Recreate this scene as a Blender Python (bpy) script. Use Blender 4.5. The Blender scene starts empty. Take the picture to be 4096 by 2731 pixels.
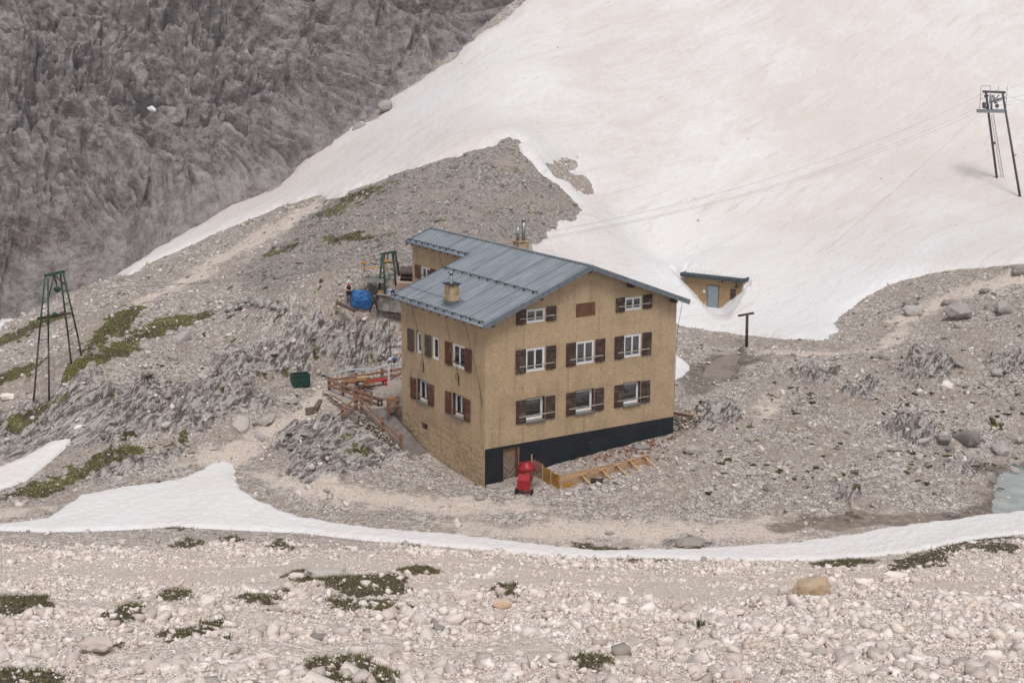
import bpy, bmesh, math, random
import numpy as np
from mathutils import Vector, Matrix, Euler
R = math.radians
random.seed(7)
rng = np.random.default_rng(11)
sc = bpy.context.scene
COL = sc.collection

# ---------------------------------------------------------------- camera
F_PX, PITCH, ROLL, YAW = 6359.51, .2116, -.006, .586
CAM = np.array([1.5294, -88.5289, 27.6381])
cam_d = bpy.data.cameras.new('camera')
cam_d.sensor_width = 36.0
cam_d.lens = 36.0 * F_PX / 4096.0
cam_d.clip_start = .5
cam_d.clip_end = 3000
cam = bpy.data.objects.new('camera', cam_d)
COL.objects.link(cam)
cam.matrix_world = (Matrix.Translation(Vector(CAM)) @ Matrix.Rotation(math.pi / 2 - PITCH, 4, 'X')
                    @ Matrix.Rotation(-ROLL, 4, 'Z'))
sc.camera = cam

# measuring helpers: the photo is 4096 px wide; a pixel becomes a direction per metre of distance
def ray(u, v):
    u = np.asarray(u, float) - 2048.0
    v = np.asarray(v, float) - 1365.5
    cr, sr = math.cos(ROLL), math.sin(ROLL)
    X = (u * cr + v * sr) / F_PX
    Y = (-u * sr + v * cr) / F_PX
    cp, sp = math.cos(PITCH), math.sin(PITCH)
    dy = cp - Y * sp
    return X / dy, (-sp - Y * cp) / dy
def at_dist(u, v, d):
    a, b = ray(u, v)
    return np.array([CAM[0] + a * d, CAM[1] + d, CAM[2] + b * d])
def at_z(u, v, z):
    a, b = ray(u, v)
    return at_dist(u, v, (z - CAM[2]) / b)
CY, SY = math.cos(YAW), math.sin(YAW)
def h2w(x, y, z=0.0):           # house axes to world
    return np.array([x * CY - y * SY, x * SY + y * CY, z])
def w2h(p):
    return np.array([p[0] * CY + p[1] * SY, -p[0] * SY + p[1] * CY, p[2]])
D = 1.7415                       # measuring sheet units to photo pixels

# ---------------------------------------------------------------- noise
_prm = np.random.default_rng(3).permutation(256).astype(np.int32)
_prm = np.concatenate([_prm, _prm])
_ga = np.linspace(0, 2 * np.pi, 16, endpoint=False)
_gx, _gy = np.cos(_ga), np.sin(_ga)
def pn(x, y, s=0):
    x = np.asarray(x, float); y = np.asarray(y, float)
    xi = np.floor(x); yi = np.floor(y)
    fx = x - xi; fy = y - yi
    X = (xi.astype(np.int64) + s * 37) & 255
    Y = (yi.astype(np.int64) + s * 91) & 255
    u = fx * fx * fx * (fx * (fx * 6 - 15) + 10)
    v = fy * fy * fy * (fy * (fy * 6 - 15) + 10)
    X1 = (X + 1) & 255; Y1 = (Y + 1) & 255
    def g(a, b, dx, dy):
        h = _prm[_prm[a] + b] & 15
        return _gx[h] * dx + _gy[h] * dy
    a = g(X, Y, fx, fy); b = g(X1, Y, fx - 1, fy)
    c = g(X, Y1, fx, fy - 1); d = g(X1, Y1, fx - 1, fy - 1)
    return 1.5 * ((a + u * (b - a)) * (1 - v) + (c + u * (d - c)) * v)
def fbm(x, y, o=4, s=0, g=.5, l=2.03):
    t = 0; a = 1
    for i in range(o):
        t = t + a * pn(x, y, s + i); x = x * l + 13.7; y = y * l - 7.1; a *= g
    return t
def ridged(x, y, o=4, s=0, g=.55, l=2.1):
    t = 0; a = 1; w = 1
    for i in range(o):
        n = 1 - np.abs(pn(x, y, s + i)) ; n = n * n * w
        t = t + a * n; w = np.clip(n * 1.6, 0, 1); x = x * l + 5.3; y = y * l + 9.1; a *= g
    return t
def billow(x, y, o=4, s=0, g=.5, l=2.1):
    t = 0; a = 1
    for i in range(o):
        t = t + a * np.abs(pn(x, y, s + i)) * 2; x = x * l + 5.3; y = y * l + 9.1; a *= g
    return t
_cell = np.random.default_rng(17).uniform(0, 1, (3, 512))
def cells(x, y, s=0):
    """nearest and second nearest jittered cell centre: crack distance and a random tone per block"""
    xi = np.floor(x).astype(np.int64); yi = np.floor(y).astype(np.int64)
    f1 = np.full(np.shape(x), 9.0); f2 = f1.copy(); rid = np.zeros(np.shape(x))
    for dx in (-1, 0, 1):
        for dy in (-1, 0, 1):
            h = _prm[(_prm[(xi + dx + s * 31) & 255] + yi + dy + s * 57) & 255]
            d = np.hypot(xi + dx + _cell[0][h] - x, yi + dy + _cell[1][h] - y)
            n = d < f1
            f2 = np.where(n, f1, np.minimum(f2, d)); rid = np.where(n, _cell[2][h], rid); f1 = np.where(n, d, f1)
    return f2 - f1, rid
def sstep(a, b, x):
    t = np.clip((x - a) / (b - a), 0, 1)
    return t * t * (3 - 2 * t)

# ---------------------------------------------------------------- terrain heights: control points
class TPS:
    def __init__(s, P, lam=.02):
        s.sc = 60.0
        P = np.asarray(P, float)
        s.p = P[:, :2] / s.sc
        n = len(P)
        K = s.k(s.p, s.p) + lam * .01 * np.eye(n)
        A = np.zeros((n + 3, n + 3)); A[:n, :n] = K
        A[:n, n] = 1; A[:n, n + 1:] = s.p; A[n, :n] = 1; A[n + 1:, :n] = s.p.T
        s.w = np.linalg.solve(A, np.concatenate([P[:, 2], np.zeros(3)]))
    @staticmethod
    def k(a, b):
        r2 = ((a[:, None, :] - b[None, :, :]) ** 2).sum(-1)
        return np.where(r2 > 1e-12, .5 * r2 * np.log(np.maximum(r2, 1e-12)), 0)
    def __call__(s, x, y):
        sh = np.shape(x); q = np.stack([np.ravel(x), np.ravel(y)], 1) / s.sc
        out = np.empty(len(q)); n = len(s.p)
        for i in range(0, len(q), 60000):
            b = q[i:i + 60000]
            out[i:i + 60000] = s.k(b, s.p) @ s.w[:n] + s.w[n] + b @ s.w[n + 1:]
        return out.reshape(sh)

def PY(u, v, d): return at_dist(u * D, v * D, d)
def PZ(u, v, z): return at_z(u * D, v * D, z)
HUT_D = 143.0
GP = [h2w(0, 0, -.03), h2w(4, 0, .42), h2w(9, 0, .85), h2w(14, 0, 1.15), h2w(0, 4.1, .08), h2w(0, 6.3, .4),
      h2w(0, 8.9, .9), h2w(-2.5, 5, .2), h2w(-3.2, 8, .45), h2w(-3.6, 11, .95), h2w(-3.4, 15, 1.35), h2w(0, 14, 2.2), h2w(4, 13, 2.5), h2w(-.5, 17.5, 2.5),
      h2w(7, 8, 2), h2w(14, 9, 2.2), h2w(18, 3, 1.2), h2w(8, 19, 6.6), h2w(15, 17, 5.0),
      PZ(1117, 1135, -.05), PZ(1300, 1160, -.1), PZ(1500, 1075, .55), PZ(1700, 1000, .7), PZ(2000, 1000, .6),
      PZ(2300, 1080, -.75), PZ(2500, 1080, -.75), PZ(2150, 1100, -.2), PZ(2200, 1185, -.55), PZ(1300, 1240, -.45),
      PZ(1700, 1230, -.55), PZ(2000, 1205, -.55), PZ(700, 1190, -.5), PZ(300, 1150, -.55), PZ(0, 1190, -.6),
      PZ(515, 1082, -.4), PZ(530, 1070, -.2), PZ(400, 1108, -.45), PZ(450, 1085, -.25), PZ(620, 1100, .1), PZ(850, 1130, 0),
      PZ(1700, 850, .8), PZ(2000, 860, 1.5), PZ(2300, 860, 1.9), PZ(1560, 850, .85), PZ(2000, 770, 1.0), PZ(2200, 690, 3.0),
      PZ(2350, 605, 5.4), PZ(2350, 730, 3.2), PZ(1800, 782, .6), PZ(2600, 700, 4.2), PZ(2600, 900, 2.5),
      PZ(1560, 745, .6), PZ(1800, 770, .55),
      PY(1555, 645, 145), PY(1735, 655, 143), PY(1500, 600, 149), PY(1900, 660, 139), PY(1700, 500, 157),
      PY(2000, 500, 157), PY(2290, 400, 174), PY(2350, 460, 166), PY(1700, 300, 172), PY(2300, 200, 190),
      PY(1700, 0, 199), PY(2350, 0, 212), PY(1200, 0, 188), PY(1190, 160, 168), PY(2800, 0, 222), PY(2800, 420, 178),
      PY(1450, 480, 153), PY(1450, 300, 165), PY(1650, 600, 148),
      PY(1180, 322, 146), PY(1340, 490, 142), PY(1230, 560, 132), PY(1050, 500, 127), PY(900, 600, 119), PY(950, 560, 122),
      PY(740, 455, 148), PY(640, 440, 160), PY(900, 400, 146), PY(900, 235, 173), PY(600, 600, 130), PY(450, 640, 131),
      PY(600, 700, 117), PY(800, 704, 107.9), PY(750, 780, 107), PY(890, 800, 106.5), h2w(3, 16.9, 2.45), h2w(5.2, 14, 2.5), PZ(800, 838, 3.0), PZ(693, 895, 1.9),
      PY(330, 720, 119), PZ(178, 838, 3.8), PZ(80, 938, 1.5), PZ(300, 850, 3.4), PZ(500, 800, 3.7), PZ(600, 860, 2.9),
      PZ(450, 950, 1.6), PZ(300, 1000, .8), PZ(100, 1080, -.2), PZ(0, 950, .9), PY(0, 805, 118), PZ(0, 1110, -.6),
      PY(150, 705, 130), PY(290, 640, 142), PY(0, 765, 138), PY(-250, 900, 112), PZ(-250, 1100, -1.2), PY(-250, 800, 134),
      np.array([60, 190, 70.]), np.array([130, 200, 66.]), np.array([0, 200, 76.]), np.array([-60, 150, 52.])]
for u in (-400, 350, 1176, 2000, 2750):
    k = .6 * math.sin(u * .004)
    for v, d in ((1568, 31), (1500, 36.5), (1400, 48 + k), (1340, 60 + k), (1302, 71)):
        GP.append(PY(u, v, d))
GP.append(PZ(2352, 1238, .6)); GP.append(PZ(2150, 1290, .9)); GP.append(PZ(2352, 1285, 3.4))
for u in (200, 700, 1300, 1900):
    GP.append(PZ(u, {200: 1236, 700: 1232, 1300: 1284, 1900: 1280}[u], -.45))
for x in (-25, 0, 25):
    GP.append(np.array([CAM[0] + x, CAM[1] + 14, 20.2])); GP.append(np.array([CAM[0] + x, CAM[1], 25.9]))
    GP.append(np.array([CAM[0] + x, CAM[1] - 20, 33.]))
gbase = TPS(GP, .02)
CP = [PY(1215, -10, 187), PY(1060, 120, 179), PY(900, 237, 171), PY(640, 442, 158.5), PY(480, 528, 150), PY(290, 641, 141.3), PY(0, 766, 137.4), PY(-250, 860, 134),
      PY(0, 0, 172), PY(300, 0, 181), PY(600, 0, 188), PY(900, 0, 192), PY(1100, 0, 193), PY(300, 300, 163), PY(0, 400, 152), PY(600, 220, 176),
      PY(900, 120, 181), PY(-250, 0, 165), PY(-250, 400, 150), PY(0, -320, 192), PY(600, -320, 206), PY(1200, -320, 208), PY(1700, -320, 214), PY(1500, -120, 204)]
cbase = TPS(CP, .02)

_rd = np.concatenate([np.arange(24, 80, .1), np.arange(80, 260, .25)])
def hit(u, v, fn=gbase, d0=24):
    """where the sight line of photo pixel (u, v) meets the ground"""
    a, b = ray(u, v)
    m = _rd >= d0
    z = CAM[2] + b * _rd[m]
    g = fn(CAM[0] + a * _rd[m], CAM[1] + _rd[m])
    k = np.nonzero(z <= g)[0]
    d = _rd[m][k[0]] if len(k) else 230.0
    return at_dist(u, v, d)
def polyD(pts, z=None):
    out = []
    for p in pts:
        if len(p) == 3: out.append(p[:2]); continue
        q = hit(p[0] * D, p[1] * D) if z is None else at_z(p[0] * D, p[1] * D, z)
        out.append((q[0], q[1]))
    return np.array(out)
def sdf(poly, x, y, pad=6.0):
    """signed distance in metres, positive inside, -pad far outside"""
    out = np.full(np.shape(x), -float(pad))
    lo = poly.min(0) - pad; hi = poly.max(0) + pad
    m = (x > lo[0]) & (x < hi[0]) & (y > lo[1]) & (y < hi[1])
    if not m.any(): return out
    px, py = x[m], y[m]
    d2 = np.full(px.shape, 1e9); ins = np.zeros(px.shape, bool)
    n = len(poly)
    for i in range(n):
        ax, ay = poly[i]; bx, by = poly[(i + 1) % n]
        ex, ey = bx - ax, by - ay
        t = np.clip(((px - ax) * ex + (py - ay) * ey) / (ex * ex + ey * ey + 1e-12), 0, 1)
        d2 = np.minimum(d2, (px - ax - t * ex) ** 2 + (py - ay - t * ey) ** 2)
        c = ((ay > py) != (by > py))
        ins ^= c & (px < ex * (py - ay) / (ey + (1e-12 if ey >= 0 else -1e-12)) + ax)
    d = np.sqrt(d2)
    out[m] = np.where(ins, d, -np.minimum(d, pad))
    return out

# outlines measured on the photo, laid on the ground
SNOWFIELD = polyD([(30, 130, 0), (1192, 4), (1165, 40), (1110, 72), (1066, 104), (1052, 112), (1040, 137), (975, 177), (920, 214), (885, 230), (889, 260), (854, 280), (790, 290), (775, 312), (740, 339),
    (705, 362), (680, 388), (655, 418), (640, 436), (590, 458), (525, 482), (500, 500), (440, 536), (395, 560), (345, 590), (270, 642),
    (292, 646), (350, 612), (420, 580), (520, 532), (600, 500), (640, 482), (735, 453), (742, 462), (785, 458), (800, 444), (900, 405), (960, 385), (1050, 361),
    (1100, 345), (1160, 320), (1185, 324), (1195, 352), (1240, 400), (1290, 442), (1336, 484), (1322, 500), (1270, 525), (1215, 562),
    (1240, 640), (1400, 705), (1550, 735), (1560, 742), (1650, 755), (1720, 765), (1800, 772), (1900, 772), (1918, 755), (1925, 720), (1960, 690),
    (2010, 660), (2080, 632), (2150, 614), (2250, 603), (2352, 592), (2500, 588), (2700, 575), (130, 60, 0), (170, 190, 0), (80, 190, 0)])
DEBRIS_ISLE = polyD([(1253, 378), (1285, 365), (1322, 360), (1327, 382), (1305, 395), (1342, 405), (1357, 425), (1342, 447), (1318, 440), (1308, 422), (1270, 405)])
STRIP = polyD([(-150, 1240), (0, 1222), (110, 1202), (150, 1175), (190, 1150), (300, 1128), (400, 1115), (450, 1102), (490, 1084), (520, 1078), (543, 1086), (541, 1112), (556, 1142), (600, 1165), (700, 1195), (800, 1214), (900, 1228), (1000, 1236), (1200, 1249), (1300, 1256), (1400, 1262),
    (1600, 1256), (1800, 1237), (1900, 1224), (2000, 1210), (2100, 1194), (2200, 1180), (2280, 1164), (2352, 1150), (2500, 1118), (2500, 1190), (2352, 1226),
    (2200, 1252), (2100, 1272), (1900, 1276), (1700, 1287), (1500, 1281), (1300, 1279), (1150, 1276), (1000, 1269), (850, 1254), (700, 1228), (400, 1216), (300, 1224), (100, 1236), (0, 1236), (-150, 1262)], -.5)
PATCH_A = polyD([(-60, 1165), (0, 1140), (60, 1120), (100, 1087), (140, 1052), (163, 1030), (164, 1019), (120, 1030), (60, 1066), (0, 1092), (-60, 1112)])
PATCH_B = polyD([(-30, 790), (0, 772), (32, 742), (60, 712), (48, 712), (15, 738), (-20, 760)])
PATCH_C = polyD([(1540, 815), (1563, 821), (1584, 838), (1578, 851), (1565, 862), (1545, 872), (1525, 850)])
PATCH_D = polyD([(168, 1002), (178, 990), (200, 988), (192, 996)])

GRASS = [polyD(p) for p in (
    [(185, 815), (215, 780), (260, 742), (322, 718), (336, 735), (305, 757), (270, 788), (230, 812), (185, 832), (172, 828)],
    [(140, 890), (170, 855), (250, 812), (330, 762), (400, 738), (470, 718), (520, 712), (480, 738), (400, 768), (340, 792), (300, 828), (250, 842), (190, 862), (150, 896)],
    [(-20, 805), (50, 772), (100, 747), (152, 732), (140, 746), (80, 768), (40, 792), (-20, 815)],
    [(-20, 1165), (60, 1132), (130, 1116), (180, 1062), (230, 1040), (290, 1048), (380, 1030), (425, 1014), (432, 1022), (400, 1038), (350, 1050), (290, 1076), (220, 1096), (170, 1138), (60, 1168), (-20, 1175)],
    [(-20, 1015), (60, 962), (110, 932), (155, 925), (120, 962), (60, 1002), (-20, 1040)],
    [(-20, 880), (60, 858), (95, 850), (95, 866), (40, 890), (-20, 912)])]
MOSS_AND_CONTACT = [polyD(p) for p in (
    [(560, 605), (640, 565), (700, 545), (800, 525), (915, 535), (910, 560), (800, 580), (700, 580), (620, 605)],
    [(520, 712), (600, 690), (680, 680), (640, 700), (560, 725), (480, 745)],
    [(650, 545), (740, 480), (860, 420), (960, 390), (900, 430), (760, 520)],
    [(560, 880), (640, 850), (720, 830), (700, 860), (600, 900)],
    [(760, 1000), (860, 1000), (930, 1050), (860, 1075), (770, 1050)],
    [(1560, 880), (1562, 848), (1610, 828), (1700, 816), (1775, 812), (1745, 832), (1650, 866), (1600, 884)],
    [(1950, 800), (1985, 793), (2042, 797), (2020, 806), (1965, 810)],
    [(1060, 1100), (1117, 1112), (1180, 1118), (1150, 1132), (1080, 1122)],  # contact shade at the house corner, painted in with the moss tone
    [(1340, 1100), (1480, 1060), (1560, 1040), (1560, 1060), (1450, 1095), (1360, 1118)],
    [(1820, 1185), (1880, 1168), (1990, 1172), (2010, 1190), (1920, 1208), (1830, 1205)])]
SAND = [polyD(p) for p in (
    [(300, 716), (380, 662), (480, 602), (600, 532), (735, 458), (748, 470), (690, 512), (600, 562), (500, 622), (400, 682), (330, 722)],
    [(400, 1075), (520, 1030), (640, 972), (700, 925), (748, 905), (748, 952), (700, 975), (625, 1030), (565, 1078), (545, 1088)],
    [(1740, 792), (1900, 796), (2000, 788), (2060, 725), (2150, 660), (2352, 612), (2352, 632), (2180, 680), (2090, 740), (2020, 805), (1880, 815), (1760, 808)],
    [(1000, 1205), (1300, 1200), (1700, 1190), (2000, 1170), (2180, 1165), (2150, 1190), (1900, 1215), (1600, 1245), (1300, 1240), (1100, 1225)],
    [(-40, 1200), (60, 1185), (160, 1155), (200, 1140), (170, 1160), (110, 1195), (-40, 1222)],
    [(1730, 960), (1775, 900), (1795, 880), (1800, 895), (1785, 930), (1755, 970), (1735, 985)],
    [(560, 1090), (720, 1110), (900, 1140), (1100, 1145), (1300, 1170), (1100, 1185), (800, 1170), (600, 1135)],
    [(-100, 1325), (700, 1290), (1300, 1300), (2050, 1310), (2400, 1330), (2300, 1350), (1700, 1372), (1200, 1365), (600, 1345), (-100, 1360)],
    [(1150, 1500), (1400, 1490), (1400, 1530), (1200, 1560)])]
WET = [polyD(p) for p in (
    [(1555, 885), (1560, 850), (1610, 815), (1700, 795), (1775, 808), (1745, 835), (1650, 880), (1600, 905)],
    [(1760, 1200), (1850, 1165), (2000, 1168), (2200, 1160), (2290, 1120), (2250, 1060), (2352, 1040), (2450, 1040), (2450, 1150), (2200, 1190), (1950, 1215), (1800, 1220)])]
ROCKY = [polyD(p) for p in (
    [(450, 880), (520, 832), (640, 772), (760, 742), (880, 762), (912, 800), (912, 845), (860, 842), (740, 848), (640, 868), (560, 900), (470, 960), (380, 980), (330, 930)],
    [(-40, 985), (140, 905), (330, 882), (450, 930), (560, 930), (650, 942), (560, 962), (450, 1000), (300, 1035), (180, 1052), (100, 1064), (-40, 1075)],
    [(620, 1022), (700, 975), (760, 962), (850, 992), (930, 1042), (870, 1082), (760, 1112), (680, 1120), (650, 1072)],
    [(1920, 905), (1950, 872), (2010, 868), (2035, 895), (2000, 925), (1940, 925)],
    [(2045, 840), (2080, 812), (2150, 808), (2210, 840), (2160, 868), (2090, 862)],
    [(2250, 830), (2275, 800), (2352, 800), (2400, 840), (2300, 850)],
    [(1545, 1252), (1570, 1232), (1610, 1228), (1642, 1245), (1610, 1256)],
    [(1925, 1135), (1940, 1095), (1985, 1090), (2000, 1120), (1960, 1145)],
    [(2185, 1085), (2210, 1055), (2265, 1050), (2275, 1075), (2225, 1092)],
    [(2150, 1190), (2200, 1172), (2270, 1170), (2265, 1186), (2200, 1196)],
    [(1820, 860), (1870, 835), (1920, 850), (1890, 875)],
    [(80, 1130), (200, 1105), (320, 1065), (420, 1040), (400, 1065), (300, 1095), (210, 1130)],
    [(1600, 940), (1680, 930), (1720, 950), (1660, 975), (1600, 975)],
    [(2040, 960), (2100, 950), (2180, 990), (2130, 1010), (2060, 990)])]
CONE = polyD([(520, 640), (640, 560), (735, 462), (800, 444), (1000, 372), (1180, 318), (1345, 490), (1240, 570), (1000, 620), (900, 640), (760, 660), (600, 690)])
TURF = [polyD(p) for p in (
    [(358, 1214), (400, 1205), (450, 1208), (475, 1218), (420, 1225)],
    [(1310, 1262), (1330, 1248), (1430, 1258), (1560, 1278), (1500, 1290), (1400, 1282), (1340, 1278)],
    [(2035, 1300), (2080, 1275), (2150, 1252), (2210, 1225), (2290, 1216), (2352, 1210), (2352, 1228), (2290, 1232), (2330, 1245), (2352, 1255), (2300, 1262), (2240, 1250), (2180, 1268), (2120, 1300), (2060, 1312)],
    [(400, 1265), (440, 1252), (480, 1260), (470, 1272), (430, 1276)],
    [(930, 1322), (960, 1312), (1008, 1316), (1000, 1326), (960, 1330)],
    [(1140, 1362), (1165, 1348), (1190, 1362), (1185, 1385), (1160, 1380)],
    [(660, 1335), (700, 1322), (760, 1335), (850, 1345), (940, 1352), (940, 1366), (860, 1368), (760, 1358)],
    [(610, 1372), (660, 1366), (720, 1372), (700, 1382), (620, 1382)],
    [(760, 1400), (790, 1380), (880, 1385), (960, 1395), (970, 1412), (900, 1418), (800, 1412)],
    [(725, 1560), (740, 1528), (800, 1520), (860, 1535), (920, 1568), (900, 1600), (730, 1600)],
    [(-40, 1560), (30, 1535), (90, 1548), (140, 1570), (140, 1610), (-40, 1610)],
    [(-20, 1412), (40, 1395), (90, 1395), (120, 1412), (60, 1422), (-20, 1425)],
    [(260, 1440), (290, 1420), (320, 1412), (335, 1425), (310, 1440), (280, 1448)],
    [(380, 1400), (410, 1388), (440, 1390), (430, 1404), (395, 1408)],
    [(390, 1470), (450, 1445), (520, 1432), (530, 1444), (470, 1468), (410, 1482)],
    [(190, 1500), (260, 1485), (290, 1500), (240, 1512)],
    [(560, 1400), (600, 1395), (650, 1400), (620, 1412), (575, 1412)],
    [(1330, 1540), (1370, 1525), (1400, 1545), (1370, 1560)],
    [(520, 1248), (545, 1243), (555, 1252), (530, 1258)],
    [(625, 1258), (650, 1252), (672, 1262), (640, 1268)],
    [(930, 1250), (960, 1246), (985, 1256), (950, 1260)],
    [(1870, 1292), (1900, 1276), (1960, 1272), (2020, 1282), (1980, 1290), (1900, 1300)])]

def union(polys, x, y, pad=4.0):
    t = np.full(np.shape(x), -float(pad))
    for p in polys: t = np.maximum(t, sdf(p, x, y, pad))
    return t

FOOT = np.array([hit(u * D, v * D)[:2] for u, v in ((-200, 836), (0, 758), (285, 630), (395, 556), (480, 508), (640, 432), (900, 234), (1060, 118), (1200, 12))] + [[40, 140], [60, 400]])
def hut_axes():
    o = at_dist(2600 + 870 / 3.485, 1000 + 768 / 3.485, HUT_D)   # foot of the door
    a = -R(34)
    return o, np.array([math.cos(a), math.sin(a)]), np.array([math.sin(a), -math.cos(a)])
HUT_O, HUT_A, HUT_B = hut_axes()       # along the door wall, out of the door wall

def snow_sd(x, y):
    s = sdf(SNOWFIELD, x, y, 6.0)
    s = np.minimum(s, -sdf(DEBRIS_ISLE, x, y, 6.0))
    return s + .38 * fbm(x * .5, y * .5, 3, 50) * np.clip(1.2 - np.abs(s) * .1, .2, 1)
def masks(x, y):
    n1 = fbm(x * .35, y * .35, 4, 20)
    n2 = fbm(x * 1.3, y * 1.3, 3, 30)
    rock = union(ROCKY, x, y, 4.0)
    rk = sstep(-.7, .9, rock + .9 * n1 + .5 * n2) * sstep(-3.6, -1.2, rock)
    # a few lone outcrops elsewhere on the slopes
    cd = y - CAM[1]
    rk = np.maximum(rk, sstep(.62, .95, n1 + .25 * n2) * sstep(82, 92, cd) * .45)
    gr = union(GRASS, x, y, 4.0); mo = union(MOSS_AND_CONTACT, x, y, 4.0)
    g = sstep(-.5, .5, gr + .9 * n1 + .45 * n2)
    g = np.maximum(g, .75 * sstep(-.1, .7, mo * .6 + .8 * n1 + .9 * n2 - .55))
    g = np.maximum(g, .8 * sstep(.55, .9, fbm(x * .8 + 9, y * .8, 4, 77)) * sstep(84, 95, cd))
    rk = rk * (1 - .92 * g)
    tf = union(TURF, x, y, 3.0)
    tf = sstep(-.4, .15, tf + .35 * fbm(x * 1.6, y * 1.6, 3, 31))
    sa = union(SAND, x, y, 4.0)
    sa = sstep(-1.1, 1.3, sa + 1.0 * n1 + .5 * n2)
    we = sstep(-.8, 1.2, union(WET, x, y, 4.0) + .8 * n1)
    co = sstep(-1.5, 1.5, sdf(CONE, x, y, 4.0))
    return rk, g, tf, sa, we, co
def ground_z(x, y, full=False):
    z = gbase(x, y)
    rk, g, tf, sa, we, co = masks(x, y)
    cd = y - CAM[1]
    # keep the built-on ground calm
    hx = x * CY + y * SY; hy = -x * SY + y * CY
    calm = 1 - .85 * sstep(4.0, .5, np.maximum(np.maximum(-3.5 - hx, hx - 15), np.maximum(-3 - hy, hy - 15)))
    flat = np.clip(1 - .8 * sa - .9 * we, .12, 1)
    h = .38 * fbm(x * .16, y * .16, 3, 1) * calm * np.clip(flat + .3, 0, 1)
    h = h + flat * (.10 * fbm(x * .9, y * .9, 3, 5) + .05 * fbm(x * 3.1, y * 3.1, 2, 8)) * (.35 + .65 * calm)
    # grey limestone ribs
    wx = x + .5 * pn(x * .7, y * .7, 3); wy = y + .5 * pn(x * .7, y * .7, 4)
    a = .62
    rx = wx * math.cos(a) - wy * math.sin(a); ry = wx * math.sin(a) + wy * math.cos(a)
    rr = billow(rx * .36, ry * .17, 2, 60); r2 = billow(rx * 1.7, ry * .38, 3, 64)
    cr, ri = cells(rx * .9, ry * .5, 5)
    h = h + rk * (.55 * (rr - .42) + .17 * (r2 - .5) + .38 * (ri - .5) * sstep(0, .25, cr) - .22 * sstep(.16, 0, cr) + .19) * (.3 + .7 * calm)
    h = h + tf * (.16 + .08 * fbm(x * 2.2, y * 2.2, 2, 71)) + .06 * g * np.clip(pn(x * 2.5, y * 2.5, 72) + .4, 0, 1)
    sd = snow_sd(x, y)
    cone_edge = co * .25 * np.clip(pn(x * .4, y * .4, 15), -1, 1)
    sp = np.maximum(sd, np.maximum(union([STRIP, PATCH_A], x, y, 4.0) + .2, union([PATCH_B, PATCH_C, PATCH_D], x, y, 4.0)))
    z = z + h * (1 - .985 * sstep(-2.6, -.4, sp)) + cone_edge * (sp < 0) - np.clip(sp * .4, 0, .5)
    # the ground stays under the cliff foot and under the snow round the hut
    z = z - np.clip((y - np.interp(x, FOOT[:, 0], FOOT[:, 1]) - 3.0) * .5, 0, 6)
    hd = np.hypot(x - HUT_O[0], y - HUT_O[1] - 1.5)
    z = np.minimum(z, np.where(hd < 9, HUT_O[2] - .3 + .55 * np.clip(hd - 5, 0, 9), 999))
    if full: return z, rk, g, tf, sa, we, co, sd
    return z
gz1 = lambda x, y: float(ground_z(np.array([x]), np.array([y]))[0])
def on_ground(u, v):
    """photo pixel to the finished ground"""
    p = hit(u, v, ground_z)
    return Vector((p[0], p[1], gz1(p[0], p[1])))
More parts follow.
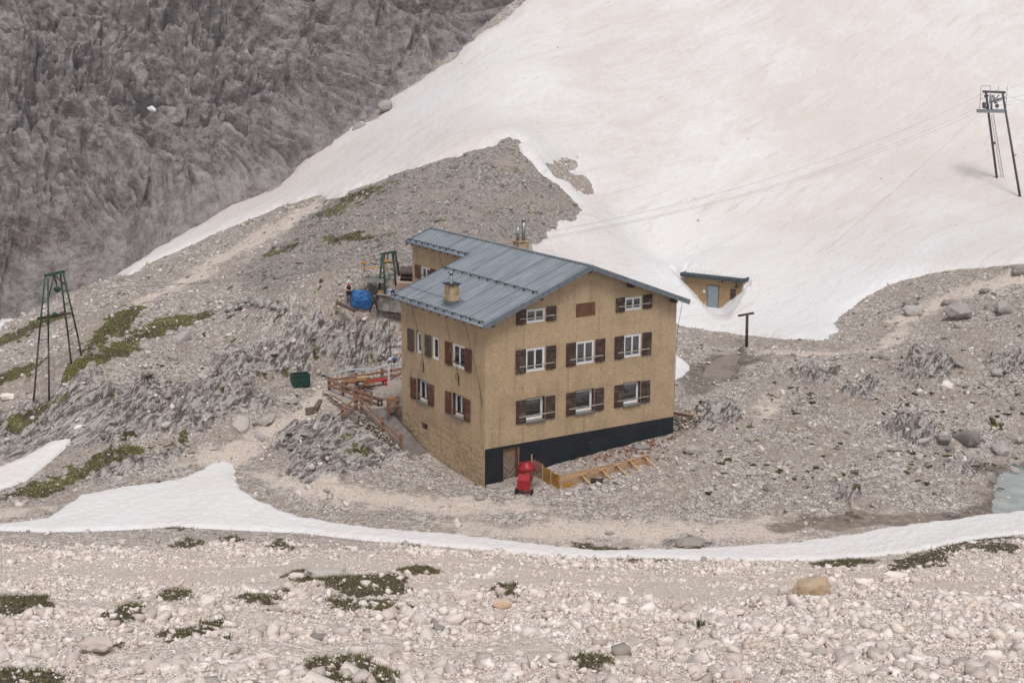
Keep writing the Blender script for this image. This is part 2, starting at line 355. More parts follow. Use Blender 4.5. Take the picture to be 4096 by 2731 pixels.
# ---------------------------------------------------------------- materials
class NT:
    def __init__(s, name):
        s.m = bpy.data.materials.new(name); s.m.use_nodes = True
        s.t = s.m.node_tree; s.t.nodes.clear()
        s.out = s.t.nodes.new('ShaderNodeOutputMaterial')
        s._co = None
    def put(s, sock, v):
        if isinstance(v, bpy.types.NodeSocket): s.t.links.new(v, sock)
        elif v is not None:
            if isinstance(v, (tuple, list)) and sock.type == 'RGBA' and len(v) == 3: v = (*v, 1)
            sock.default_value = v
    def n(s, typ, ins=None, **kw):
        x = s.t.nodes.new('ShaderNode' + typ)
        for k, v in kw.items(): setattr(x, k, v)
        for k, v in (ins or {}).items(): s.put(x.inputs[k], v)
        return x
    @property
    def co(s):
        if s._co is None: s._co = s.n('TexCoord').outputs['Object']
        return s._co
    def map(s, scale=(1, 1, 1), rot=(0, 0, 0), loc=(0, 0, 0), co=None):
        c = co or s.co
        if any(rot): c = s.n('Mapping', {'Vector': c, 'Rotation': rot}).outputs[0]
        return s.n('Mapping', {'Vector': c, 'Scale': scale, 'Location': loc}).outputs[0]
    def noise(s, scale, det=4, rough=.55, dist=0, co=None):
        return s.n('TexNoise', {'Vector': co or s.co, 'Scale': scale, 'Detail': det, 'Roughness': rough, 'Distortion': dist}).outputs['Fac']
    def vor(s, scale, feature='F1', co=None, rnd=1):
        return s.n('TexVoronoi', {'Vector': co or s.co, 'Scale': scale, 'Randomness': rnd}, feature=feature)
    def ramp(s, v, a, b, lo=0.0, hi=1.0):
        return s.n('MapRange', {'Value': v, 'From Min': a, 'From Max': b, 'To Min': lo, 'To Max': hi}, interpolation_type='SMOOTHSTEP').outputs[0]
    def mth(s, op, a, b=0.0):
        return s.n('Math', {0: a, 1: b}, operation=op).outputs[0]
    def mix(s, f, a, b):
        x = s.n('Mix', None, data_type='RGBA')
        s.put(x.inputs[0], f); s.put(x.inputs[6], a); s.put(x.inputs[7], b)
        return x.outputs[2]
    def mul(s, a, b):
        x = s.n('Mix', None, data_type='RGBA', blend_type='MULTIPLY')
        s.put(x.inputs[0], 1.0); s.put(x.inputs[6], a); s.put(x.inputs[7], b)
        return x.outputs[2]
    def grey(s, v):
        return s.n('CombineColor', {0: v, 1: v, 2: v}).outputs[0]
    def bump(s, h, dist=.02, strength=1.0, nrm=None):
        return s.n('Bump', {'Height': h, 'Distance': dist, 'Strength': strength, 'Normal': nrm}).outputs[0]
    def attr(s, name):
        a = s.n('Attribute', attribute_name=name)
        c = s.n('SeparateColor', {0: a.outputs['Color']})
        return c.outputs[0], c.outputs[1], c.outputs[2], a.outputs['Alpha'], a.outputs['Fac']
    def done(s, col, rough=.8, nrm=None, metal=0.0, spec=.3):
        p = s.n('BsdfPrincipled', {'Base Color': col, 'Roughness': rough, 'Metallic': metal, 'Specular IOR Level': spec, 'Normal': nrm})
        s.t.links.new(p.outputs[0], s.out.inputs[0])
        return s.m
def simple(name, col, rough=.7, var=.25, scale=6.0, metal=0.0, spec=.3, bump=.004, bscale=40):
    """one colour with uneven wear and a slightly rough face"""
    t = NT(name)
    n = t.noise(scale, 5, .6)
    c = t.mix(t.ramp(n, .3, .72), [x * (1 - var) for x in col], [min(1, x * (1 + var)) for x in col])
    return t.done(c, rough, t.bump(t.noise(bscale, 3), bump) if bump else None, metal, spec)
def wood(name, col, dark=.45, axis=2, plank=.0, rough=.75, grey=0.0):
    """streaky weathered boards, grain along one local axis"""
    t = NT(name)
    sc_ = [22, 22, 22]; sc_[axis] = 1.4
    g = t.noise(1.0, 6, .65, .6, co=t.map(tuple(sc_)))
    big = t.noise(2.2, 3, .5)
    c = t.mix(t.ramp(g, .32, .68), [x * dark for x in col], [min(1, x * 1.25) for x in col])
    c = t.mix(t.ramp(big, .45, .75, 0, .35 + grey), c, (.23, .2, .18))
    return t.done(c, rough, t.bump(g, .006), 0, .25)

def mat_ground():
    t = NT('ground_scree')
    rk, gr, sa, tf, _ = t.attr('zone'); we, co, fo, _, _ = t.attr('zone_more')
    big = t.noise(.22, 5, .6); mid = t.noise(1.6, 5, .62); fine = t.noise(9, 4, .65)
    wco = t.n('VectorMath', {0: t.co, 1: t.n('VectorMath', {0: t.n('TexNoise', {'Vector': t.co, 'Scale': 3.0}).outputs['Color'], 3: .25}, operation='SCALE').outputs[0]}, operation='ADD').outputs[0]
    va = t.vor(4.6, co=wco); vb = t.vor(11.0, co=wco); vc = t.vor(27.0, co=wco)
    ca = t.n('SeparateColor', {0: va.outputs['Color']}); cb = t.n('SeparateColor', {0: vb.outputs['Color']}); cc = t.n('SeparateColor', {0: vc.outputs['Color']})
    # stones of three sizes, each with its own tone
    tone = t.mth('ADD', t.mth('MULTIPLY', ca.outputs[0], .35), t.mth('ADD', t.mth('MULTIPLY', cb.outputs[1], .38), t.mth('MULTIPLY', cc.outputs[2], .27)))
    stone_mid = t.mix(t.ramp(tone, .28, .72), (.175, .145, .123), (.69, .635, .585))
    stone_fore = t.mix(t.ramp(tone, .2, .75), (.48, .40, .34), (.85, .785, .72))
    stone_cone = t.mix(t.ramp(tone, .3, .8), (.12, .108, .10), (.50, .47, .45))
    st = t.mix(fo, stone_mid, stone_fore); st = t.mix(co, st, stone_cone)
    earth_m = t.mix(mid, (.25, .198, .165), (.49, .415, .355)); earth_f = t.mix(mid, (.50, .42, .35), (.72, .635, .555))
    earth = t.mix(fo, earth_m, earth_f)
    cover = t.ramp(t.mth('ADD', t.mth('MULTIPLY', big, .6), t.mth('MULTIPLY', mid, .55)), .42, .66)
    c = t.mix(t.mth('MULTIPLY', cover, .85), earth, st)
    sandc = t.mix(fine, (.48, .40, .335), (.66, .57, .49))
    sandc = t.mix(t.mth('MULTIPLY', t.ramp(cc.outputs[0], .72, .9), .6), sandc, (.66, .6, .54))
    sandc = t.mix(t.mth('MULTIPLY', t.ramp(cb.outputs[0], .86, .93), .7), sandc, (.25, .21, .18))
    c = t.mix(t.ramp(t.mth('ADD', sa, t.mth('MULTIPLY', mid, .35)), .45, .95, 0, .92), c, sandc)
    # limestone ribs: grey with pale worn flanks and brown-black seams
    rs = t.noise(1.0, 7, .7, .8, co=t.map((4.4, 1.0, 1.6), (0, 0, .62)))
    rc = t.mix(t.ramp(rs, .42, .58), (.11, .089, .076), (.53, .488, .46))
    rc = t.mix(t.ramp(fine, .55, .75, 0, .5), rc, (.52, .50, .48))
    c = t.mix(t.ramp(t.mth('ADD', rk, t.mth('MULTIPLY', t.mth('SUBTRACT', fine, .5), .5)), .3, .62), c, rc)
    # turf and moss
    gn = t.noise(2.4, 5, .6)
    gc = t.mix(t.ramp(gn, .36, .64), (.052, .036, .019), (.10, .085, .026))
    gc = t.mix(t.ramp(t.noise(.5, 4), .46, .62), gc, (.125, .125, .027))
    gmask = t.ramp(t.mth('ADD', gr, t.mth('MULTIPLY', t.mth('SUBTRACT', t.noise(3.5, 6, .7), .5), 1.6)), .38, .62)
    white = t.mth('MULTIPLY', gmask, t.mth('SUBTRACT', 1.0, t.mth('MULTIPLY', t.ramp(cb.outputs[2], .80, .86), .55)))
    c = t.mix(white, c, gc)
    soil = t.mix(t.ramp(fine, .35, .65), (.05, .037, .025), (.17, .135, .095))
    c = t.mix(t.ramp(t.mth('ADD', tf, t.mth('MULTIPLY', t.mth('SUBTRACT', t.noise(4, 5, .7), .5), 1.8)), .45, .75), c, soil)
    wetc = t.mix(t.ramp(mid, .4, .7), (.07, .045, .028), (.24, .19, .15))
    wm = t.ramp(t.mth('ADD', we, t.mth('MULTIPLY', t.mth('SUBTRACT', mid, .5), 1.2)), .3, .8)
    c = t.mix(t.mth('MULTIPLY', wm, .75), c, wetc)
    h = t.mth('ADD', t.mth('MULTIPLY', va.outputs['Distance'], -.9), t.mth('ADD', t.mth('MULTIPLY', vb.outputs['Distance'], -.5), t.mth('MULTIPLY', vc.outputs['Distance'], -.25)))
    h = t.mth('MULTIPLY', h, t.mth('SUBTRACT', 1.0, t.mth('MULTIPLY', sa, .75)))
    h = t.mth('ADD', h, t.mth('MULTIPLY', fine, .5)); h = t.mth('ADD', h, t.mth('MULTIPLY', t.mth('MULTIPLY', rs, rk), 2.2))
    return t.done(c, t.mth('SUBTRACT', .95, t.mth('MULTIPLY', wm, .55)), t.bump(h, .14, .9), 0, .25)

def mat_cliff():
    t = NT('cliff_rock')
    a = t.noise(1.0, 8, .68, .7, co=t.map((.5, .4, .3), (0, 0, .35)))
    b = t.noise(1.1, 8, .66, .3)
    f = t.noise(5.0, 5, .7, .4)
    c = t.mix(t.ramp(t.mth('ADD', t.mth('MULTIPLY', a, .5), t.mth('MULTIPLY', b, .5)), .36, .64), (.14, .116, .112), (.385, .345, .342))
    c = t.mix(t.ramp(f, .54, .72, 0, .5), c, (.44, .415, .41))
    c = t.mix(t.ramp(t.noise(2.2, 6, .7), .58, .68, 0, .8), c, (.075, .062, .058))
    c = t.mix(t.ramp(t.noise(.11, 4), .52, .7, 0, .5), c, (.225, .17, .145))
    c = t.mix(t.ramp(t.mth('ADD', f, t.noise(.3, 4)), 1.2, 1.34, 0, .6), c, (.50, .45, .40))
    v = t.vor(1.5); tone = t.n('SeparateColor', {0: t.vor(.75, co=t.map((1, 1, 1.3), (.3, .4, .2))).outputs['Color']}).outputs[0]
    c = t.mix(t.mth('MULTIPLY', tone, .42), c, (.44, .40, .395))
    h = t.mth('ADD', t.mth('MULTIPLY', b, 1.0), t.mth('ADD', t.mth('MULTIPLY', f, .35), t.mth('MULTIPLY', v.outputs['Distance'], .35)))
    return t.done(c, .95, t.bump(h, .55, 1.0), 0, .2)

def mat_snow(name, dust, ang=.0, base=(.69, .69, .692)):
    t = NT(name)
    s1 = t.noise(1.0, 7, .68, .8, co=t.map((.34, .07, .1), (0, 0, ang)))
    s2 = t.noise(1.0, 6, .66, .4, co=t.map((2.2, .6, .8), (0, 0, ang)))
    s3 = t.noise(.035, 4, .55)
    f = t.noise(7.0, 4, .6)
    k = t.mth('ADD', t.mth('MULTIPLY', s1, .6), t.mth('ADD', t.mth('MULTIPLY', s2, .3), t.mth('ADD', t.mth('MULTIPLY', s3, .7), t.mth('MULTIPLY', f, .25))))
    c = t.mix(t.ramp(k, .62, 1.12, 0, dust), base, (.555, .485, .435))
    c = t.mix(t.ramp(t.noise(26, 3, .7), .66, .75, 0, .35 * dust), c, (.3, .22, .17))
    sz = t.n('SeparateXYZ', {0: t.co}).outputs[2]
    if name.startswith('snowfield'): c = t.mix(t.mth('MULTIPLY', t.ramp(t.mth('ADD', sz, t.mth('MULTIPLY', s3, 9.0)), 15.0, 5.0), .6), c, base)
    s4 = t.noise(1.0, 6, .7, .6, co=t.map((2.4, .10, .3), (0, 0, ang)))
    c = t.mix(t.ramp(s4, .54, .70, 0, .55 * dust), c, (.47, .385, .325))
    c = t.mix(t.mth('MULTIPLY', t.ramp(t.noise(1.0, 5, .65, .4, co=t.map((3.5, .8, 1), (0, 0, ang))), .60, .70), .6 * dust), c, (.42, .34, .285))
    h = t.mth('ADD', s2, t.mth('MULTIPLY', t.noise(3.2, 4, .6), .8))
    return t.done(c, .75, t.bump(h, .09, .75), 0, .25)

def mat_stone(name, lo, hi, warm=.25):
    t = NT(name)
    tint = t.attr('tint')[4]
    oi = t.n('ObjectInfo').outputs['Random']
    k = t.mth('FRACT', t.mth('ADD', tint, oi))
    f = t.noise(5, 5, .65); b = t.noise(1.2, 4)
    c = t.mix(k, lo, hi)
    c = t.mix(t.ramp(f, .5, .75, 0, .3), c, [x * .6 for x in hi])
    c = t.mix(t.ramp(t.mth('ADD', b, t.mth('MULTIPLY', k, .3)), .58, .85, 0, warm), c, (.5, .33, .19))
    return t.done(c, .92, t.bump(t.mth('ADD', f, t.noise(22, 4)), .03, .8), 0, .2)

def mat_water():
    t = NT('meltwater')
    n = t.noise(.5, 4, .6)
    d = t.n('BsdfDiffuse', {'Color': t.mix(t.ramp(n, .4, .65), (.11, .135, .12), (.22, .285, .255))})
    g = t.n('BsdfGlossy', {'Color': (.95, .97, 1), 'Roughness': .04, 'Normal': t.bump(t.noise(3.0, 3), .012, .5)})
    fr = t.n('Fresnel', {'IOR': 1.45})
    m = t.n('MixShader', {0: t.mth('MINIMUM', t.mth('ADD', fr.outputs[0], .12), 1.0), 1: d.outputs[0], 2: g.outputs[0]})
    t.t.links.new(m.outputs[0], t.out.inputs[0])
    return t.m
def mat_puddle():
    t = NT('shallow_water')
    d = t.n('BsdfDiffuse', {'Color': t.mix(t.noise(1.2, 4), (.10, .065, .04), (.22, .17, .14))})
    g = t.n('BsdfGlossy', {'Color': (1, 1, 1), 'Roughness': .06, 'Normal': t.bump(t.noise(2.5, 3, co=t.map((1, 3, 1))), .02, .6)})
    m = t.n('MixShader', {0: .16, 1: d.outputs[0], 2: g.outputs[0]})
    t.t.links.new(m.outputs[0], t.out.inputs[0])
    return t.m

# ---------------------------------------------------------------- object helpers
def tag(o, label=None, cat=None, group=None, kind=None):
    if label: o['label'] = label
    if cat: o['category'] = cat
    if group: o['group'] = group
    if kind: o['kind'] = kind
    return o
def new_mesh(name, V, Fc, smooth=False):
    me = bpy.data.meshes.new(name)
    V = np.asarray(V, np.float32)
    if isinstance(Fc, np.ndarray):
        k = Fc.shape[1]; n = len(Fc)
        me.vertices.add(len(V)); me.vertices.foreach_set('co', V.ravel())
        me.loops.add(n * k); me.loops.foreach_set('vertex_index', Fc.astype(np.int32).ravel())
        me.polygons.add(n); me.polygons.foreach_set('loop_start', np.arange(0, n * k, k, dtype=np.int32))
        if smooth: me.polygons.foreach_set('use_smooth', np.ones(n, bool))
        me.update(calc_edges=True)
    else:
        me.from_pydata([tuple(map(float, v)) for v in V], [], Fc); me.update()
        if smooth:
            for p in me.polygons: p.use_smooth = True
    return me
def link(name, me, mat=None, parent=None):
    o = bpy.data.objects.new(name, me); COL.objects.link(o)
    if mat:
        for m in (mat if isinstance(mat, (list, tuple)) else [mat]): me.materials.append(m)
    if parent: o.parent = parent
    return o
def empty(name, loc=(0, 0, 0), rz=0.0, label=None, cat=None, group=None, mw=None):
    o = bpy.data.objects.new(name, None); COL.objects.link(o)
    if mw is not None: o.matrix_world = mw
    else: o.location = Vector(loc); o.rotation_euler = (0, 0, rz)
    o.empty_display_size = .2
    return tag(o, label, cat, group)
def frame(x, y, z=None):
    """orthonormal matrix from x and approximate y axes"""
    x = Vector(x).normalized(); z = x.cross(Vector(y)).normalized(); y = z.cross(x)
    return Matrix((x, y, z)).transposed()
class MB:
    """collects simple solids, linked as one mesh"""
    def __init__(s): s.V = []; s.F = []; s.sm = []
    def add(s, vs, fs, smooth=False):
        b = len(s.V); s.V += [tuple(v) for v in vs]; s.F += [tuple(b + i for i in f) for f in fs]; s.sm += [smooth] * len(fs)
    def box(s, lo, hi, M=None):
        (a, b, c), (d, e, f) = lo, hi
        v = [Vector(p) for p in ((a, b, c), (d, b, c), (d, e, c), (a, e, c), (a, b, f), (d, b, f), (d, e, f), (a, e, f))]
        if M is not None: v = [M @ p for p in v]
        s.add(v, [(3, 2, 1, 0), (4, 5, 6, 7), (0, 1, 5, 4), (1, 2, 6, 5), (2, 3, 7, 6), (3, 0, 4, 7)])
    def bar(s, p, q, w, h, up=(0, 0, 1)):
        """rectangular beam from p to q"""
        p = Vector(p); q = Vector(q); d = q - p; L = d.length
        if abs(d.normalized().dot(Vector(up))) > .98: up = (1, 0, .01)
        y = Vector(up).cross(d).normalized()
        M = Matrix.Translation(p) @ frame(d, y).to_4x4()
        s.box((0, -w / 2, -h / 2), (L, w / 2, h / 2), M)
    def tube(s, pts, r, n=8, cap=True, r2=None):
        pts = [Vector(p) for p in pts]; rings = []
        for i, p in enumerate(pts):
            d = (pts[min(i + 1, len(pts) - 1)] - pts[max(i - 1, 0)]).normalized()
            u = Vector((0, 0, 1)) if abs(d.z) < .9 else Vector((1, 0, 0))
            a = d.cross(u).normalized(); b = d.cross(a)
            rr = r if r2 is None else r + (r2 - r) * i / (len(pts) - 1)
            rings.append([p + (a * math.cos(t) + b * math.sin(t)) * rr for t in (2 * math.pi * k / n for k in range(n))])
        fs = []
        for i in range(len(pts) - 1):
            for k in range(n):
                fs.append((i * n + k, i * n + (k + 1) % n, (i + 1) * n + (k + 1) % n, (i + 1) * n + k))
        s.add([v for g in rings for v in g], fs, True)
        if cap:
            b = len(s.V) - len(pts) * n
            s.F += [tuple(b + k for k in range(n))[::-1], tuple(b + (len(pts) - 1) * n + k for k in range(n))]; s.sm += [False, False]
    def lathe(s, prof, n=20, M=None):
        """profile of (radius, height) turned about local z"""
        vs = []; fs = []
        for r, z in prof:
            for k in range(n):
                a = 2 * math.pi * k / n; v = Vector((r * math.cos(a), r * math.sin(a), z)); vs.append(M @ v if M is not None else v)
        for i in range(len(prof) - 1):
            for k in range(n): fs.append((i * n + k, i * n + (k + 1) % n, (i + 1) * n + (k + 1) % n, (i + 1) * n + k))
        s.add(vs, fs, True)
        b = len(s.V) - len(vs)
        for i, rev in ((0, True), (len(prof) - 1, False)):
            if prof[i][0] > .001:
                f = tuple(b + i * n + k for k in range(n)); s.F.append(f[::-1] if rev else f); s.sm.append(False)
    def prism(s, poly, d, M=None):
        """flat outline (x, y) thickened from z = 0 to d"""
        n = len(poly); v = [Vector((x, y, 0)) for x, y in poly] + [Vector((x, y, d)) for x, y in poly]
        if M is not None: v = [M @ p for p in v]
        s.add(v, [tuple(range(n))[::-1], tuple(range(n, 2 * n))] + [(i, (i + 1) % n, n + (i + 1) % n, n + i) for i in range(n)])
    def build(s, name, mat, parent=None, bevel=0.0):
        me = new_mesh(name, s.V, s.F)
        if any(s.sm): me.polygons.foreach_set('use_smooth', s.sm)
        if bevel:
            bm = bmesh.new(); bm.from_mesh(me)
            bmesh.ops.recalc_face_normals(bm, faces=bm.faces[:])
            es = [e for e in bm.edges if len(e.link_faces) == 2 and e.calc_face_angle(0) > .6]
            bmesh.ops.bevel(bm, geom=es, offset=bevel, segments=1, affect='EDGES')
            bm.to_mesh(me); bm.free()
        else:
            bm = bmesh.new(); bm.from_mesh(me); bmesh.ops.recalc_face_normals(bm, faces=bm.faces[:]); bm.to_mesh(me); bm.free()
        return link(name, me, mat, parent)

# ---------------------------------------------------------------- the ground sheet
GA = np.concatenate([np.linspace(-.8, -.37, 110), np.linspace(-.369, .369, 1060), np.linspace(.37, .8, 110)])
GD = np.concatenate([np.arange(3, 26, .6), np.arange(26, 56, .13), np.arange(56, 84, .09), np.arange(84, 132, .13), np.arange(132, 152, .17), np.arange(152, 232, .5), np.arange(232, 300, 2.0)])
GXX = CAM[0] + GA[None, :] * GD[:, None]; GYY = CAM[1] + np.repeat(GD[:, None], len(GA), 1)
GZ, RK, GR, TF, SA, WE, CO, SD = ground_z(GXX, GYY, True)
def grid_mesh(name, X, Y, Z, keep=None):
    r, c = X.shape
    idx = np.arange(r * c).reshape(r, c)
    q = np.stack([idx[:-1, :-1], idx[:-1, 1:], idx[1:, 1:], idx[1:, :-1]], -1)
    if keep is not None:
        k = keep[:-1, :-1] | keep[:-1, 1:] | keep[1:, 1:] | keep[1:, :-1]
        q = q[k]
        used = np.unique(q); mp = np.full(r * c, -1); mp[used] = np.arange(len(used)); q = mp[q]
        V = np.stack([X.ravel()[used], Y.ravel()[used], Z.ravel()[used]], 1)
        return new_mesh(name, V, q, True), used
    return new_mesh(name, np.stack([X.ravel(), Y.ravel(), Z.ravel()], 1), q.reshape(-1, 4), True), None
def col_attr(me, name, chans):
    a = me.attributes.new(name, 'FLOAT_COLOR', 'POINT')
    a.data.foreach_set('color', np.stack([np.ravel(c) for c in chans], 1).astype(np.float32).ravel())
FORE = sstep(86, 70, GYY - CAM[1])
ROCKFORE = sdf(polyD([(640, 1338), (690, 1308), (790, 1298), (870, 1316), (890, 1342), (760, 1352)]), GXX, GYY, 3)
me, _ = grid_mesh('ground', GXX, GYY, GZ)
col_attr(me, 'zone', (RK, GR, SA, TF)); col_attr(me, 'zone_more', (WE, CO, FORE, FORE))
ground = tag(link('ground', me, mat_ground()), 'pale stony mountain ground of scree, grey rock ribs and moss around the house', 'ground', kind='structure')

# ---------------------------------------------------------------- snow
FALL = R(38)
def snow_sheet(name, sd, thick, soft, dust, label, amp=.05, extra=None):
    keep = (sd > -.9)
    h = np.where(sd > 0, thick * (1 - np.exp(-np.clip(sd, 0, 50) / soft)), sd * 1.2)
    n = amp * (fbm(GXX * 1.7, GYY * 1.7, 3, 41) + .6 * pn(GXX * 4.1, GYY * 4.1, 44)) * np.clip(sd * 1.5, 0, 1)
    z = gbase(GXX[keep], GYY[keep])
    Z = GZ - 1.5; Z[keep] = z + (h + n)[keep]
    if extra is not None: Z = extra(Z)
    me, _ = grid_mesh(name, GXX, GYY, Z, keep)
    return tag(link(name, me, mat_snow(name + '_snow', dust, FALL, (.69, .69, .692) if name == 'snowfield' else (.725, .722, .718))), label, 'snow', kind='structure')
def hut_hole(Z):
    dx = GXX - HUT_O[0]; dy = GYY - HUT_O[1]
    a = dx * HUT_A[0] + dy * HUT_A[1]; b = dx * HUT_B[0] + dy * HUT_B[1]
    z0 = HUT_O[2]
    wob = .12 * pn(GXX * 1.1, GYY * 1.1, 90)
    Z = Z + 1.35 * np.exp(-((dx + .6) ** 2 + (dy - 1.2) ** 2) / 5.5 ** 2)
    ch = z0 + .02 * np.clip(b, 0, 30) + .10 * np.clip(b - 3, 0, 30) + .86 * np.maximum(0, np.abs(a - .03 - .62 * np.clip(b, 0, 30)) - .72 + wob) + .6 * np.clip(-b, 0, 6)
    ch = np.where(a < -2.9, np.maximum(ch, z0 + 1.8), ch)
    use = (b > -.12) | ((a > 2.95) & (b > -1.0) & (a < 3.6))
    use |= (a < -3.0) & (a > -3.8) & (b > -1.4)
    use &= (np.abs(a) < 9) & (b < 14)
    Z = np.where(use, np.minimum(Z, ch), Z)
    top = z0 + 3.02 + .05 * wob - .42 * np.clip(-b - 3.4, 0, 20) - .5 * np.clip(np.abs(a - .1) - 3.3, 0, 20)
    inside = (np.abs(a) < 9) & (b <= -.12) & (b > -12) & ~use
    Z = np.where(inside, np.maximum(Z, top), Z)
    return Z
snow_sheet('snowfield', SD, .42, .7, .8, 'broad snow slope stained pink with dust behind the house', .03, hut_hole)
sw = .22 * fbm(GXX * 1.1, GYY * 1.1, 3, 52)
snow_sheet('snow_strip', sdf(STRIP, GXX, GYY, 5) + .75 * sw, .17, .14, .34, 'long white snow strip curving across the foot of the stony foreground', .035)
snow_sheet('snow_patch', sdf(PATCH_A, GXX, GYY, 5) + .3 * sw, .2, .2, .35, 'tapering snow patch on the left edge below the mossy slope', .05)
snow_sheet('snow_patch', sdf(PATCH_B, GXX, GYY, 5) + sw, .3, .5, .2, 'small snow patch under the cliff foot behind the green pylon', .05)
snow_sheet('snow_patch', sdf(PATCH_C, GXX, GYY, 5) + .5 * sw, .75, .6, .1, 'small white snow heap against the right corner of the house', .04)
snow_sheet('snow_patch', sdf(PATCH_D, GXX, GYY, 5) + .3 * sw, .2, .4, .1, 'thin snow sliver above the left snow patch', .03)

# ---------------------------------------------------------------- cliff
ca = np.linspace(-.46, .09, 900); cdn = np.concatenate([np.arange(126, 205, .16), np.arange(205, 262, 1.0)])
cx = CAM[0] + ca[None, :] * cdn[:, None]; cy = CAM[1] + np.repeat(cdn[:, None], len(ca), 1)
cz = cbase(cx, cy)
bd = np.interp(cx, FOOT[:, 0], FOOT[:, 1])        # foot of the cliff
up = cy - bd - .5 + .9 * sstep(-8, -30, cx) * -1
keep = (up > -6) & (cx < 34)
al = cx * .66 + cy * .75                       # along the foot
wx = al + 2.2 * pn(cx * .09, cy * .09, 101); wz = cz * 1.0 + 2.0 * pn(cx * .11, cz * .11, 102)
amp = sstep(-2, 4, up)
ra, rb = wx * .9 - wz * .43, wx * .43 + wz * .9      # beds run down to the left
dsp = 1.1 * (ridged(ra * .09, rb * .42, 3, 131) - .7) + 3.6 * fbm(ra * .055, rb * .075, 3, 103) - 1.6 * np.clip(1 - 5 * np.abs(pn(ra * .07, rb * .17, 121) + .12 * pn(wx * .6, wz * .6, 122)), 0, 1) - 1.2 * np.clip(1 - 5 * np.abs(pn(wx * .26 + .1 * wz, wz * .08, 124) + .15 * pn(wx * .9, wz * .9, 125)), 0, 1) + 1.8 * (billow(ra * .12, rb * .10, 2, 104) - .5) + .55 * (billow(wx * .5, wz * .22, 3, 109) - .6) + .22 * (billow(wx * 1.3 + .3 * wz, wz * .9, 2, 114) - .6) + .5 * (ridged(ra * .2, rb * .5, 3, 118) - .7)
for sc1, sc2, am, ck, sd_ in ((.13, .20, 2.0, 1.6, 21), (.36, .46, 1.05, .85, 22), (.85, 1.0, .5, .45, 23)):
    jx = ra + .9 / sc1 * .35 * pn(ra * sc1 * 1.3, rb * sc1 * 1.3, sd_ + 200); jz = rb + .9 / sc2 * .35 * pn(ra * sc1 * 1.3, rb * sc1 * 1.3, sd_ + 210)
    e_, r_ = cells(jx * sc1, jz * sc2, sd_)
    dsp = dsp + am * (r_ - .5) * sstep(0, .12, e_) - ck * sstep(.14, 0, e_)
# overhung hollow and the long crack under it
def along(p, q, w):
    P = hit(p[0] * D, p[1] * D, cbase, 130); Q = hit(q[0] * D, q[1] * D, cbase, 130)
    ex, ey, ez = Q - P; L2 = ex * ex + ey * ey + ez * ez
    t = np.clip(((cx - P[0]) * ex + (cy - P[1]) * ey + (cz - P[2]) * ez) / L2, 0, 1)
    d = np.sqrt((cx - P[0] - t * ex) ** 2 + (cy - P[1] - t * ey) ** 2 + (cz - P[2] - t * ez) ** 2)
    return sstep(w, .25 * w, d)
for p, q, w, dep in (((368, 102), (415, 88), 1.0, 2.6), ((415, 88), (448, 55), .8, 2.0), ((380, 92), (440, 45), 2.2, -1.6), ((330, 170), (345, 330), 3.5, .9), ((340, 240), (335, 250), 1.5, 1.2)):
    dsp = dsp - dep * along(p, q, w)
cz2 = cz + np.where(up > -4, dsp * (.12 + .88 * amp), 0) * .8 - 1.3 * np.clip(.4 - up, 0, 7)
cy2 = cy - .6 * dsp * amp; cx2 = cx + .35 * dsp * amp
me, _ = grid_mesh('cliff', cx2, cy2, cz2, keep)
tag(link('cliff', me, mat_cliff()), 'dark grey furrowed rock face above the snow slope', 'cliff', kind='structure')

# water
def sheet(name, poly, z, mat, label, cat):
    me = bpy.data.meshes.new(name); bm = bmesh.new()
    f = bm.faces.new([bm.verts.new((x, y, z)) for x, y in poly]); bmesh.ops.recalc_face_normals(bm, faces=[f])
    if f.normal.z < 0: f.normal_flip()
    bm.to_mesh(me); bm.free()
    return tag(link(name, me, mat), label, cat, kind='structure')
pw = polyD([(2215, 1062), (2260, 1045), (2352, 1025), (2550, 1010), (2600, 1150), (2352, 1175), (2270, 1185), (2190, 1180)], -.66)
sheet('pond', pw, -.66, mat_water(), 'pale turquoise meltwater pond at the right edge', 'pond')

pp = polyD([(1612, 868), (1622, 838), (1650, 818), (1690, 812), (1702, 818), (1688, 838), (1692, 850), (1660, 872), (1630, 880)])
pz_ = float(np.median(ground_z(pp[:, 0], pp[:, 1]))) - .015
sheet('puddle', pp, pz_, mat_puddle(), 'shallow brown meltwater puddle by the right corner of the house', 'puddle')
# ---------------------------------------------------------------- the house
HM = Matrix.Rotation(YAW, 4, 'Z')
W_, L_, RZ, EZ, EX, RX = 14.0, 9.66, 12.4376, 9.6506, -.4815, 7.0025
SL = (RZ - EZ) / (RX - EX)
def rz(x): return RZ - SL * abs(x - RX)         # top of the roof skin
YF, YB = -.61, 17.72

